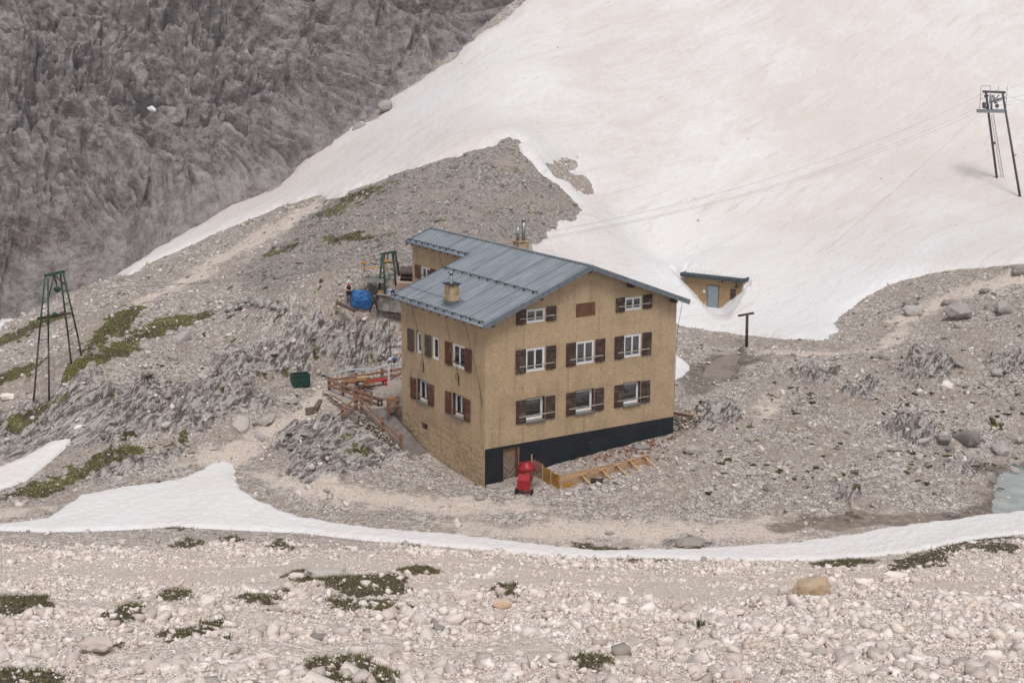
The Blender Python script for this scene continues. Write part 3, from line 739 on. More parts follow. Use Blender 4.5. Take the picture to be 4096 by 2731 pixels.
def mat_stucco(name='roughcast', lo=(.395, .282, .172), hi=(.60, .445, .29), stone=True):
    t = NT(name)
    sx = t.n('SeparateXYZ', {0: t.co})
    a = t.noise(8.0, 5, .65, 1.6); b = t.noise(.55, 5, .6); f = t.noise(30, 4, .7)
    c = t.mix(t.ramp(t.mth('ADD', t.mth('MULTIPLY', a, .7), t.mth('MULTIPLY', f, .3)), .35, .65), lo, hi)
    c = t.mix(t.ramp(b, .42, .72, 0, .55), c, [x * .8 for x in lo])
    # rain streaks and dusty weathering
    sk = t.noise(1.0, 5, .65, .3, co=t.map((3.2, 3.2, .16)))
    c = t.mix(t.ramp(sk, .52, .70, 0, .5), c, (.245, .18, .115))
    c = t.mix(t.ramp(t.noise(.9, 6, .7, .8), .58, .7, 0, .35), c, (.52, .41, .28))
    h = t.mth('ADD', a, t.mth('MULTIPLY', f, .35))
    if stone:
        left = t.ramp(sx.outputs[0], .12, .04)
        # grey blotches and paler smoothed plaster on the long wall
        c = t.mix(t.mth('MULTIPLY', left, t.ramp(t.noise(.7, 3, .5, co=t.map((1, 1, .8), loc=(0, 3.1, 0))), .52, .66, 0, .6)), c, (.50, .37, .22))
        st = t.noise(1.0, 4, .6, .5, co=t.map((1.2, 2.2, .9), loc=(0, 1, 4)))
        side = t.mth('MULTIPLY', t.ramp(sx.outputs[1], 5.2, 7.5), t.mth('MULTIPLY', t.ramp(sx.outputs[2], 7.4, 6.2), t.ramp(sx.outputs[2], 3.2, 4.6)))
        c = t.mix(t.mth('MULTIPLY', left, t.mth('MULTIPLY', side, t.ramp(st, .52, .68, 0, .8))), c, (.25, .2, .17))
        low = t.mth('MULTIPLY', left, t.ramp(sx.outputs[2], 3.1, 1.9))
        v = t.vor(2.9, co=t.map((1, 1, 1.25)))
        c = t.mix(t.mth('MULTIPLY', low, t.ramp(v.outputs['Distance'], .3, .6, 0, .18)), c, (.24, .165, .09))
        h = t.mth('ADD', h, t.mth('MULTIPLY', low, t.mth('MULTIPLY', v.outputs['Distance'], -1.4)))
        foot = t.ramp(sx.outputs[2], .9, .1)
        c = t.mix(t.mth('MULTIPLY', foot, t.ramp(t.noise(2.5, 4), .45, .65, 0, .5)), c, (.19, .15, .10))
    return t.done(c, .95, t.bump(h, .09, 1.0), 0, .15)
def mat_roof():
    t = NT('roof_metal')
    sx = t.n('SeparateXYZ', {0: t.co})
    n = t.noise(1.0, 5, .6, co=t.map((.35, 1.6, 1))); f = t.noise(6, 5, .7)
    c = t.mix(t.ramp(n, .3, .7), (.25, .28, .305), (.36, .395, .425))
    pan = t.n('TexWhiteNoise', {'W': t.mth('FLOOR', t.mth('DIVIDE', sx.outputs[1], .45))}, noise_dimensions='1D').outputs[0]
    c = t.mix(t.mth('MULTIPLY', pan, .35), c, (.36, .40, .43))
    c = t.mix(t.ramp(f, .62, .78, 0, .45), c, (.09, .115, .14))
    c = t.mix(t.ramp(t.noise(14, 3, .7), .68, .78, 0, .35), c, (.34, .36, .37))
    return t.done(c, .42, t.bump(t.mth('ADD', n, t.mth('MULTIPLY', f, .25)), .03, .5), .35, .45)
def mat_glass(name='window_glass'):
    t = NT(name)
    tr = t.n('BsdfTransparent', {'Color': (.72, .74, .76)}); g = t.n('BsdfGlossy', {'Color': (.9, .9, .95), 'Roughness': .03})
    fr = t.n('Fresnel', {'IOR': 1.5})
    m = t.n('MixShader', {0: t.mth('MINIMUM', t.mth('ADD', fr.outputs[0], .06), 1.0), 1: tr.outputs[0], 2: g.outputs[0]})
    t.t.links.new(m.outputs[0], t.out.inputs[0]); return t.m
M_STUC = mat_stucco(); M_ROOF = mat_roof(); M_GLASS = mat_glass()
M_PVC = simple('white_frame', (.66, .66, .655), .5, .08, 3, bump=None)
M_SHUT = wood('brown_shutter', (.062, .034, .024), .5, 2)
M_SHUT2 = wood('red_brown_shutter', (.115, .042, .02), .5, 2)
M_SHUT3 = wood('faded_shutter', (.085, .052, .042), .6, 2)
M_BAR = wood('grey_bar', (.34, .30, .27), .6, 0); M_BAR2 = wood('brown_bar', (.12, .05, .03), .6, 1)
M_SLATE = simple('slate_sill', (.11, .14, .165), .6, .3, 5)
M_DARKW = wood('dark_timber', (.055, .035, .025), .5, 1)
M_BLACK = None
M_SHEER = simple('sheer_curtain', (.50, .50, .49), .9, .1, 4, bump=None)
M_LACE = simple('pale_curtain', (.36, .42, .38), .9, .15, 8, bump=None)
M_STEEL = simple('weathered_steel', (.30, .30, .30), .4, .3, 9, metal=.8, spec=.5, bump=.002)
M_RUST = simple('rusty_steel', (.16, .085, .055), .75, .4, 9, metal=.3)
M_IRON = simple('dark_iron', (.045, .05, .055), .55, .3, 8, metal=.4)
M_CABLE = simple('dark_cable', (.028, .026, .026), .7, .2, 5, bump=None)
M_FLASH = simple('grey_flashing', (.13, .15, .17), .5, .25, 5, metal=.2)
M_ROOM = simple('room_dark', (.16, .13, .11), .9, .1, 2, bump=None)

house = empty('mountain_house', (0, 0, 0), YAW, 'ochre three storey mountain refuge with blue grey metal roof and brown shutters', 'house')

def solid(profile, y0, y1):
    mb = MB(); n = len(profile)
    v = [(x, y0, z) for x, z in profile] + [(x, y1, z) for x, z in profile]
    mb.add(v, [tuple(range(n)), tuple(range(n, 2 * n))[::-1]] + [(i, n + i, n + (i + 1) % n, (i + 1) % n) for i in range(n)])
    return mb
def carve(name, base, cutters, mat, parent):
    """base solid minus every cutter solid"""
    o = base.build(name, mat, parent); tmp = []
    for c in cutters:
        k = c.build('cutter', None); k.parent = parent; tmp.append(k)
        m = o.modifiers.new('cut', 'BOOLEAN'); m.operation = 'DIFFERENCE'; m.object = k; m.solver = 'EXACT'
    dg = bpy.context.evaluated_depsgraph_get(); dg.update()
    me = bpy.data.meshes.new_from_object(o.evaluated_get(dg)); old = o.data
    o.modifiers.clear(); o.data = me; me.name = name; bpy.data.meshes.remove(old)
    for k in tmp: d = k.data; bpy.data.objects.remove(k); bpy.data.meshes.remove(d)
    return o
UND = .13
def prof(x0, x1, z0, off):
    p = [(x0, z0), (x1, z0), (x1, rz(x1) - UND - off)]
    if x0 < RX < x1: p.append((RX, RZ - UND - off))
    p.append((x0, rz(x0) - UND - off)); return p

# window list: plane, left edge seen from outside, sill height, width, height, kind, recess, shutters, ...
GAB, LEF, WIN = 'gable', 'long', 'wing'
def plane(pl, s, z):
    """matrix with columns: right, up, outward, seen from outside"""
    if pl == GAB: return Matrix(((1, 0, 0, s), (0, 0, -1, 0), (0, 1, 0, z), (0, 0, 0, 1)))
    x = 0 if pl == LEF else 5.4
    return Matrix(((0, 0, -1, x), (-1, 0, 0, s), (0, 1, 0, z), (0, 0, 0, 1)))
WINS = []
for x, w in ((2.80, 1.33), (6.38, 1.34), (9.96, 1.30)):
    WINS.append(dict(pl=GAB, s=x, z=3.47, w=w + .06, h=1.41, kind='single', rec=.24, sh=((-.68, .70), (w + .08, .70)), shz=(-.05, 1.36), bar=.36, sill=True, cur='valance', m=M_SHUT))
    WINS.append(dict(pl=GAB, s=x, z=6.45, w=w, h=1.38, kind='double', rec=.07, sh=((-.73, .72), (w + .08, .72)), shz=(-.02, 1.40), bar=.385, sill=False, cur='sheer' if x > 5 else 'half', m=M_SHUT))
    if x != 6.38:
        WINS.append(dict(pl=GAB, s=x, z=9.35, w=w, h=.79, kind='double', rec=.07, sh=((-.70, .69), (w + .08, .70)), shz=(-.02, .85), bar=.32, sill=False, cur=None, m=M_SHUT))
WINS += [dict(pl=LEF, s=7.80, z=6.50, w=.62, h=1.40, kind='narrow', rec=.10, sh=((-1.02, .77),), shz=(-.02, 1.36), bar=None, sill=False, cur=None, m=M_SHUT3, lining=M_SHUT2),
         dict(pl=LEF, s=5.82, z=6.50, w=.67, h=1.36, kind='narrow', rec=.08, sh=((-.90, .76),), shz=(0, 1.36), bar=None, sill=False, cur=None, m=M_SHUT3),
         dict(pl=LEF, s=3.52, z=6.50, w=1.40, h=1.38, kind='double', rec=.08, sh=((-.84, .76), (1.38, .74)), shz=(-.04, 1.36), bar=.33, sill=False, cur='half', m=M_SHUT2),
         dict(pl=LEF, s=7.74, z=3.52, w=1.36, h=1.39, kind='double', rec=.24, sh=((-.76, .70), (1.36, .71)), shz=(0, 1.33), bar=.36, sill=True, cur='lace', m=M_SHUT2),
         dict(pl=LEF, s=3.57, z=3.50, w=1.36, h=1.40, kind='double', rec=.24, sh=((-.79, .70), (1.34, .69)), shz=(-.02, 1.34), bar=.36, sill=True, cur='lace', m=M_SHUT2),
         dict(pl=WIN, s=16.40, z=9.36, w=1.18, h=.80, kind='double', rec=.08, sh=((-.78, .70), (1.20, .70)), shz=(-.05, .84), bar=.22, sill=False, cur=None, m=M_SHUT2)]
cut = MB(); cutw = MB()
for q in WINS:
    M = plane(q['pl'], q['s'], q['z'])
    (cutw if q['pl'] == WIN else cut).box((0, 0, -.8), (q['w'], q['h'], .3), M)
cut.box((0, 0, -.8), (1.08, 1.93, .3), plane(GAB, 1.29, .1))            # cellar door
cut.box((0, 0, -.8), (1.42, .82, .3), plane(GAB, 6.34, 9.33))           # loft hatch
cut.box((0, 0, -.5), (.78, .42, .3), plane(LEF, 7.32, 1.80))            # grated cellar opening
inner = solid(prof(.42, W_ - .42, -.4, .2), .42, L_ - .3)
walls = carve('wall', solid(prof(0, W_, -1.2, 0), 0, L_), [inner, cut], M_STUC, house)
innw = solid(prof(5.8, W_ - .42, 5.0, .2), L_ + .3, 17.2)
M_STUC2 = mat_stucco('roughcast_wing', stone=False)
carve('wing_wall', solid(prof(5.4, W_ - .004, 2.0, .003), L_ + .004, 17.6), [innw, cutw], M_STUC2, house)

# black painted base of the gable, cut round the door
t = NT('black_base')
cc_ = t.mix(t.ramp(t.noise(1.1, 6, .7), .62, .72), (.016, .018, .023), (.15, .125, .10))
cc_ = t.mix(t.ramp(t.noise(.8, 4), .4, .7, 0, .5), cc_, (.03, .033, .04))
M_BLACK = t.done(cc_, .85, t.bump(t.noise(14, 4), .02), 0, .1)
pl_ = MB()
pl_.box((0.004, -.018, -.9), (1.27, .004, 2.23)); pl_.box((2.39, -.018, -.9), (13.99, .004, 2.23)); pl_.box((1.27, -.018, 2.05), (2.39, .004, 2.23))
pl_.build('black_base', M_BLACK, house)
# doorstep
b = MB(); b.box((.05, -.7, -.5), (2.6, -.02, .1)); b.build('doorstep', simple('concrete_step', (.30, .27, .24), .9, .3, 4), house, .02)
# herringbone door
t = NT('herringbone_boards')
sx = t.n('SeparateXYZ', {0: t.co})
dx = t.mth('ABSOLUTE', t.mth('SUBTRACT', sx.outputs[0], 1.83))
dg_ = t.mth('SUBTRACT', sx.outputs[2], dx)
fr_ = t.mth('FRACT', t.mth('DIVIDE', dg_, .105))
cell = t.n('TexWhiteNoise', {'W': t.mth('FLOOR', t.mth('DIVIDE', dg_, .105))}, noise_dimensions='1D').outputs[0]
gr_ = t.noise(9, 5, .7)
c = t.mix(cell, (.13, .085, .06), (.30, .23, .18)); c = t.mix(t.ramp(gr_, .5, .75, 0, .6), c, (.34, .27, .22))
c = t.mix(t.ramp(sx.outputs[2], 1.2, 1.75, 0, .5), c, (.28, .16, .07))
gap = t.mth('MULTIPLY', t.ramp(fr_, 0, .12), t.ramp(fr_, 1, .9))
c = t.mix(t.mth('SUBTRACT', 1, gap), c, (.02, .015, .012))
M_HERR = t.done(c, .8, t.bump(gap, .02), 0, .2)
b = MB(); b.box((1.31, .13, .09), (2.2, .18, 2.0)); d_ = b.build('door', M_HERR, house)
b = MB(); b.box((2.2, .02, .09), (2.345, .2, 2.0)); b.box((1.295, .125, 1.98), (2.345, .2, 2.03)); b.build('door_frame', M_SHUT2, d_)
b = MB(); b.tube([(2.12, .10, 1.02), (2.12, .06, 1.02), (2.02, .06, 1.02)], .014, 6); b.build('handle', M_IRON, d_)
b = MB()
for k in range(9): b.box((6.36 + k * .155, -.012, 9.335), (6.36 + k * .155 + .148, .05, 10.14 - .006 * (k % 3)))
b.box((6.34, .0, 9.33), (7.76, .035, 10.15)); b.build('loft_hatch', wood('hatch_boards', (.135, .06, .03), .45, 2), house)
b = MB()
for k in range(6): b.box((.10 + .12 * k, .0, -.3), (.12 + .12 * k, .42, -.28), plane(LEF, 7.32, 1.80))
b.box((.0, .2, -.305), (.78, .225, -.275), plane(LEF, 7.32, 1.80)); b.box((0, .0, -.45), (.78, .42, -.43), plane(LEF, 7.32, 1.80))
b.build('cellar_grate', M_IRON, house)

def window(q):
    M = plane(q['pl'], q['s'], q['z']); w, h, rc = q['w'], q['h'], -q['rec']
    f = MB(); T = .075
    def fb(r0, h0, r1, h1, o0, o1): f.box((r0, h0, o0), (r1, h1, o1), M)
    lin = .05 if (q['rec'] > .15 or q.get('lining')) else .0
    a0, a1, c0, c1 = lin + .004, w - lin - .004, .03 if q['rec'] > .15 else .004, h - lin - .004
    fb(a0, c0, a0 + T, c1, rc, rc + .06); fb(a1 - T, c0, a1, c1, rc, rc + .06)
    fb(a0 + T, c0, a1 - T, c0 + T * 1.25, rc, rc + .075); fb(a0 + T, c1 - T, a1 - T, c1, rc, rc + .06)
    S = .05
    def sash(r0, r1):
        z0_, z1_ = c0 + T * 1.25, c1 - T
        fb(r0, z0_, r0 + S, z1_, rc - .006, rc + .045); fb(r1 - S, z0_, r1, z1_, rc - .006, rc + .045)
        fb(r0 + S, z0_, r1 - S, z0_ + S, rc - .006, rc + .045); fb(r0 + S, z1_ - S, r1 - S, z1_, rc - .006, rc + .045)
    if q['kind'] == 'double':
        mid = (a0 + a1) / 2
        sash(a0 + T, mid - .003); sash(mid + .003, a1 - T); fb(mid - .022, c0 + T * 1.25, mid + .022, c1 - T, rc + .046, rc + .066)
    else: sash(a0 + T, a1 - T)
    win = f.build('window', M_PVC, house)
    g = MB(); g.box((a0 + T, c0 + T, rc + .008), (a1 - T, c1 - T, rc + .016), M); g.build('glass', M_GLASS, win)
    if lin:
        l = MB(); o0, o1 = rc - .02, -.01
        l.box((0.002, 0.002, o0), (lin, h - .002, o1), M); l.box((w - lin, .002, o0), (w - .002, h - .002, o1), M); l.box((lin, h - lin, o0), (w - lin, h - .002, o1), M)
        l.build('wood_lining', q.get('lining') or M_DARKW, win)
    for r0, sw in q['sh']:
        s = MB(); z0_, z1_ = q['shz']; nb = max(3, round(sw / .13)); bw = sw / nb
        for k in range(nb): s.box((r0 + k * bw + .003, z0_ + .012 * ((k * 7) % 3), .035), (r0 + (k + 1) * bw - .003, z1_, .062), M)
        s.box((r0 + .01, z0_ + .01, .03), (r0 + sw - .01, z1_ - .01, .052), M)
        for hz in ((.14, .84) if h > 1 else (.16, .80)):
            zz = z0_ + (z1_ - z0_) * hz
            s.box((r0 + .012, zz - .05, .063), (r0 + sw - .012, zz + .05, .093), M)
        sh = s.build('shutter', q['m'], win, .006)
        hk = MB(); hk.tube([M @ Vector((r0 + sw * .5, z0_ + .02, .02)), M @ Vector((r0 + sw * .5, z0_ - .03, .07)), M @ Vector((r0 + sw * .5 + .03, z0_ - .09, .08))], .012, 5)
        hk.tube([M @ Vector((r0 + sw * .5, z0_ - .02, -.02)), M @ Vector((r0 + sw * .5, z0_ - .02, .06))], .01, 5)
        hk.build('shutter_catch', M_IRON, win)
    if q['bar'] is not None:
        k = MB(); zb = q['bar']
        k.box((-.50, zb - .035, .095), (w + .62, zb + .035, .13), M)
        k.build('security_bar', M_BAR if q['pl'] == GAB else M_BAR2, win, .006)
    if q['sill']:
        k = MB(); k.box((-.02, -.07, -.2), (w + .02, -.002, .13), M); k.build('sill', M_SLATE, win, .008)
    cu = q['cur']
    if cu:
        V = []; Fs = []
        n = 44; o = rc - .07
        spans = {'sheer': [(a0 + T, a1 - T, c0, c1)], 'half': [(a0 + T, a0 + T + .16, c0, c1)], 'valance': [(a0 + T, a1 - T, c1 - .42, c1)], 'lace': [((a0 + a1) / 2 - .1, a1 - T, c1 - .42, c1)]}[cu]
        if cu == 'half' and q['pl'] == LEF: spans = [(a0 + T, a0 + T + .2, c0, c1), (a1 - .5, a1 - .35, c0, c1)]
        for r0, r1, z0_, z1_ in spans:
            bs = len(V)
            for i in range(n + 1):
                r = r0 + (r1 - r0) * i / n; oo = o + .022 * math.sin(i * 1.55) + .01 * math.sin(i * .63)
                zz = z0_ + (.05 * abs((i % 6) - 3) / 3 if z1_ - z0_ < .6 else 0)
                V += [M @ Vector((r, zz, oo)), M @ Vector((r, z1_, oo))]
            Fs += [(bs + 2 * i, bs + 2 * i + 2, bs + 2 * i + 3, bs + 2 * i + 1) for i in range(n)]
        link('curtain', new_mesh('curtain', V, Fs, True), M_SHEER if cu in ('sheer', 'half') else M_LACE, win)
    return win
for q in WINS: window(q)

# roof
def slope_pt(x, y, up): # point raised from the roof skin at right angles
    nx = -SL if x < RX else SL
    k = 1 / math.sqrt(1 + SL * SL)
    return Vector((x + nx * k * up, y, rz(x) + k * up))
b = MB()
def slab(x0, x1, y0, y1):
    t_ = .115
    b.add([(x0, y0, rz(x0)), (x1, y0, rz(x1)), (x1, y1, rz(x1)), (x0, y1, rz(x0)), (x0, y0, rz(x0) - t_), (x1, y0, rz(x1) - t_), (x1, y1, rz(x1) - t_), (x0, y1, rz(x0) - t_)],
          [(0, 1, 2, 3), (7, 6, 5, 4), (0, 4, 5, 1), (1, 5, 6, 2), (2, 6, 7, 3), (3, 7, 4, 0)])
XE2 = 5.02
slab(EX, XE2, YF, 10.23); slab(XE2, RX, YF, YB); slab(RX, 2 * RX - EX, YF, YB)
jr = random.Random(5)
y = YF + .30; k = 0
while y < YB - .1:
    x0 = EX + .02 if y < 10.2 else XE2 + .02
    n = 8; pts = [slope_pt(x0 + (RX - .03 - x0) * i / n, y + .012 * math.sin(i * 1.3 + k), .018) for i in range(n + 1)]
    for i in range(n): b.bar(pts[i], pts[i + 1], .045, .075, (0, 0, 1))
    pts = [slope_pt(RX + .03 + (7.45) * i / 2, y, .018) for i in range(3)]
    for i in range(2): b.bar(pts[i], pts[i + 1], .028, .05)
    y += .45; k += 1
# ridge cap and eaves edge
b.bar((RX, YF - .01, RZ + .03), (RX, YB + .01, RZ + .03), .22, .05)
roof = b.build('roof', M_ROOF, house)
M_VERGE = simple('verge_metal', (.15, .17, .19), .45, .2, 4, metal=.3)
for sgn, x1 in ((-1, EX - .03), (1, 2 * RX - EX + .03)):
    for yy in ((YF - .03, ), (YB + .03, )):
        if sgn < 0 and yy[0] > 5: x1b = XE2 - .03
        else: x1b = x1
        p0 = Vector((RX, yy[0], RZ - .09)); p1 = Vector((x1b, yy[0], rz(x1b) - .09)); b = MB(); b.bar(p0, p1, .05, .30); b.build('verge_board', M_VERGE, roof)
p0 = Vector((EX - .03, 10.26, rz(EX) - .07)); p1 = Vector((XE2, 10.26, rz(XE2) - .07)); b = MB(); b.bar(p0, p1, .04, .2); b.build('verge_board', M_VERGE, roof)
b = MB()
b.tube([(EX - .03, YF, EZ - .03), (EX - .03, 10.23, EZ - .03)], .04, 8); b.tube([(XE2 - .03, 10.23, rz(XE2) - .03), (XE2 - .03, YB, rz(XE2) - .03)], .04, 8)
b.build('eaves_edge', simple('eaves_metal', (.26, .30, .33), .4, .15, 4, metal=.5), roof)
def guard(x, y0, y1, nb):
    b = MB()
    for up in (.10, .17): b.tube([slope_pt(x, y0, up), slope_pt(x, y1, up)], .016, 6)
    for i in range(nb):
        y = y0 + (y1 - y0) * (i + .5) / nb
        b.bar(slope_pt(x - .03, y, 0), slope_pt(x - .03, y, .2), .03, .03, (0, 1, 0)); b.bar(slope_pt(x + .28, y, .01), slope_pt(x - .02, y, .18), .025, .02)
        b.bar(slope_pt(x - .03, y - .05, .1), slope_pt(x - .03, y + .05, .1), .05, .12)
    b.build('snow_guard', M_IRON, roof)
guard(-.36, -.5, 10.15, 11); guard(3.33, -.5, 10.2, 11); guard(5.14, 9.95, 17.7, 10)
b = MB(); b.tube([slope_pt(.82, 10.1, .03), slope_pt(.80, 8, .025), slope_pt(.79, 4.9, .03)], .016, 5)
b.build('roof_wire', M_CABLE, roof)
b = MB(); b.tube([slope_pt(RX - .1, YF, .12), slope_pt(RX - .1, YB, .12)], .009, 5)
for yy, x0 in ((12.8, XE2), (3.55, 0), (1.4, -.4), (7.5, -.4), (10.6, 5.1), (13.0, 5.1)):
    b.tube([slope_pt(RX - .1, yy, .07), slope_pt(x0, yy, .07)], .009, 5)
b.build('lightning_wire', M_CABLE, roof)
for x in (EX, XE2):
    ys = np.arange(-.1, 10.1, .92) if x == EX else np.arange(10.7, 17.6, .92)
    for yy in ys:
        b = MB(); b.bar((x + .06, yy, rz(x + .06) - .19), (x + .62, yy, rz(x + .62) - .19), .11, .13); b.build('rafter_end', M_DARKW, roof)
for x, s in ((RX, .2), (3.55, .2), (.22, .2), (10.2, .22), (13.55, .2)):
    b = MB(); b.box((x - s / 2, -.52, rz(x) - .42), (x + s / 2, .02, rz(x) - .2)); b.build('purlin_end', M_DARKW, roof)

# chimneys
t = NT('chimney_render')
n_ = t.noise(3, 5, .65); c = t.mix(t.ramp(n_, .42, .55), (.27, .195, .12), (.43, .32, .2)); c = t.mix(t.ramp(t.noise(7, 4), .58, .7), c, (.20, .15, .10))
M_CHIM = t.done(c, .95, t.bump(n_, .05), 0, .1)
b = MB(); b.box((.24, 4.18, 9.8), (.84, 4.88, 11.18)); ch = b.build('chimney', M_CHIM, roof, .015)
# cap, flue, flashing
b = MB(); b.box((.15, 4.08, 11.182), (.93, 4.98, 11.26)); b.build('chimney_cap', M_IRON, roof, .02)
b = MB(); b.lathe([(.12, 11.26), (.11, 11.3), (.1, 11.3), (.1, 11.86)], 12, Matrix.Translation((.5, 4.52, 0))); b.lathe([(.17, 11.84), (.19, 11.92), (.05, 11.97)], 12, Matrix.Translation((.5, 4.52, 0)))
b.build('flue_pipe', M_STEEL, roof)
b = MB(); b.box((.21, 4.15, 9.7), (.87, 4.91, 10.22)); fl = [slope_pt(x, y, .025) for x, y in ((.1, 3.7), (1.05, 3.7), (1.05, 5.1), (.1, 5.1))]
b.add(fl + [p - Vector((0, 0, .05)) for p in fl], [(0, 1, 2, 3), (7, 6, 5, 4), (0, 4, 5, 1), (1, 5, 6, 2), (2, 6, 7, 3), (3, 7, 4, 0)]); b.build('chimney_flashing', M_FLASH, roof)
b = MB(); b.box((9.65, 11.0, 10.8), (10.42, 11.75, 12.1)); b.box((9.6, 10.95, 12.102), (10.47, 11.8, 12.16)); b.build('chimney', M_CHIM, roof, .01)
b = MB(); b.tube([(10.2, 11.3, 12.1), (10.2, 11.3, 13.5)], .115, 12); b.lathe([(.19, 13.5), (.2, 13.56), (.05, 13.6)], 12, Matrix.Translation((10.2, 11.3, 0))); b.build('flue_pipe', M_STEEL, roof)
b = MB(); b.tube([(9.85, 11.45, 12.1), (9.85, 11.45, 13.1)], .1, 12); b.lathe([(.12, 12.62), (.13, 12.64), (.13, 12.7), (.12, 12.72)], 12, Matrix.Translation((9.85, 11.45, 0))); b.build('flue_pipe', M_STEEL, roof)

# cables hanging from the eaves
def hang(pts, loop=None):
    b = MB(); b.tube(pts, .013, 5)
    if loop is not None:
        c0 = Vector(loop); b.tube([c0 + Vector((0, .17 * math.cos(a), .2 * math.sin(a))) for a in np.linspace(0, 6.3, 18)], .012, 5)
        b.bar(c0 + Vector((0, -.17, .1)), c0 + Vector((0, -.2, -.5)), .04, .04)
    b.build('hanging_cable', M_CABLE, house)
hang([(EX - .02, 7.51, 9.62), (-.3, 7.3, 8.4), (-.06, 7.0, 6.6), (-.03, 6.9, 5.6)], (-.04, 7.08, 5.95))
hang([(EX - .02, 3.58, 9.62), (-.3, 3.4, 8.2), (-.06, 3.0, 6.5), (-.03, 2.83, 5.6)], (-.04, 3.0, 5.95))
hang([(EX - .02, 1.44, 9.62), (-.3, 1.15, 8.2), (-.06, .6, 6.2), (-.03, .3, 5.0), (-.03, .22, 4.75)])
hang([(EX - .02, 10.2, 9.62), (-.5, 10.25, 8.2), (-.45, 10.3, 6.6), (-.4, 10.2, 4.6)])
hang([(14.3, -.2, 9.55), (14.12, -.1, 8.2), (14.04, -.03, 6.8), (14.03, .05, 2.4)])
hang([(XE2 - .02, 13.6, rz(XE2) - .05), (5.3, 13.55, 10.6), (5.37, 13.5, 8.5)])
# ---------------------------------------------------------------- small hut dug out of the snow
def wm(o, x, y): # world matrix with local x, y (horizontal) and z up
    x = Vector((x[0], x[1], 0)).normalized(); y = Vector((y[0], y[1], 0)).normalized()
    return Matrix.Translation(Vector(o)) @ Matrix((x, y, Vector((0, 0, 1)))).transposed().to_4x4()
HA, HB = HUT_A, HUT_B
hut = empty('snowbound_hut', mw=wm(HUT_O, HA, -HB), label='small ochre hut with grey metal door half buried in the snow slope', cat='hut')
M_HUT = mat_stucco('hut_render', (.33, .215, .11), (.45, .31, .165), stone=False)
b = MB(); b.box((-2.98, 0, -.6), (2.95, 3.4, 2.68)); hb_ = b.build('wall', M_HUT, hut)
b = MB(); b.box((-3.25, -.45, 2.66), (3.05, 3.6, 2.98)); b.build('roof_slab', simple('hut_roof_edge', (.055, .068, .075), .7, .6, 5), hut, .02)
b = MB(); b.box((-.55, -.05, .02), (.50, .03, 2.02)); dr = b.build('door', simple('grey_blue_door', (.22, .26, .30), .5, .12, 5), hut, .008)
b = MB(); b.box((-.6, -.03, 0), (-.552, .03, 2.08)); b.box((.502, -.03, 0), (.55, .03, 2.08)); b.box((-.552, -.03, 2.011), (.502, .03, 2.08)); b.build('door_frame', M_IRON, dr)
b = MB(); b.tube([(-.46, -.05, 1.05), (-.46, -.11, 1.05), (-.36, -.11, 1.05)], .018, 6); b.build('handle', M_IRON, dr)
b = MB(); b.box((-1.02, -.08, 1.25), (-.8, -.002, 1.55)); b.box((-1.0, -.1, 1.27), (-.82, -.082, 1.53)); b.build('meter_box', M_PVC, hut, .01)
b = MB(); b.box((1.72, -.04, .95), (2.25, .02, 1.92)); b.build('hatch', M_DARKW, hut)
b = MB(); b.tube([(2.5, -.55, 2.95), (2.5, -.52, 2.6), (2.48, -.35, 2.42), (2.42, -.15, 2.2), (2.2, -.1, 2.15)], .085, 8); b.build('vent_pipe', simple('dark_green_pipe', (.03, .045, .035), .6, .3, 6), hut)
b = MB(); b.tube([(.9, -.02, 2.5), (.9, -.14, 2.5), (.9, -.16, 2.42)], .06, 8); b.build('lamp', M_IRON, hut)

# wooden T post
tp = on_ground(1715 * D, 791 * D)
post = empty('signpost', (tp.x, tp.y, tp.z), 0, 'bare dark wooden T shaped post at the lower edge of the snow', 'post')
q0 = tp; k_ = 123.0
tl = at_dist(2600 + 1228 / 3.485, 1000 + 883 / 3.485, tp.y - CAM[1] - .1); tr = at_dist(2600 + 1438 / 3.485, 1000 + 842 / 3.485, tp.y - CAM[1] + .55)
tm = (Vector(tl) + Vector(tr)) / 2 - tp
b = MB(); b.tube([(0, 0, -.4), (tm.x * .35, tm.y * .3, tm.z - .02)], .13, 10, r2=.115); b.build('upright', M_DARKW, post)
b = MB(); b.bar(Vector(tl) - tp + Vector((0, -.02, .03)), Vector(tr) - tp + Vector((0, -.02, .03)), .2, .15); b.build('crossbar', M_DARKW, post, .015)

# ---------------------------------------------------------------- cableway pylon on the snow
def s7(x, y): return 3750 + x / 2.8497, 300 + y / 2.8497
def lean(a, b_, t): return Vector(a) + (Vector(b_) - Vector(a)) * t
p1 = hit(*s7(678, 1132)); p2 = hit(*s7(957, 1374)); dm = 170.0
t1 = at_dist(*s7(517, 140), dm); t2 = at_dist(*s7(708, 146), dm - .6)
P1, P2, T1, T2 = [Vector(v) for v in (p1, p2, t1, t2)]
base = (P1 + P2) / 2
pyl = empty('cableway_pylon', base, 0, 'tall two legged dark steel cableway pylon with ladder on the snow slope', 'pylon')
M_PYL = simple('pylon_steel', (.085, .075, .085), .55, .25, 3, metal=.3); M_PYLG = simple('galvanised', (.24, .25, .26), .5, .2, 6, metal=.5)
o_ = base
for a, t_ in ((P1, T1), (P2, T2)):
    b = MB(); b.tube([a - o_ - Vector((0, 0, 1)), t_ - o_], .135, 12, r2=.12); m_ = lean(a, t_, .43) - o_
    for q in (m_, lean(a, t_, .965) - o_): b.tube([q - (t_ - a).normalized() * .05, q + (t_ - a).normalized() * .05], .24, 12)
    b.build('leg', M_PYL, pyl)
ux = (T2 - T1).normalized()
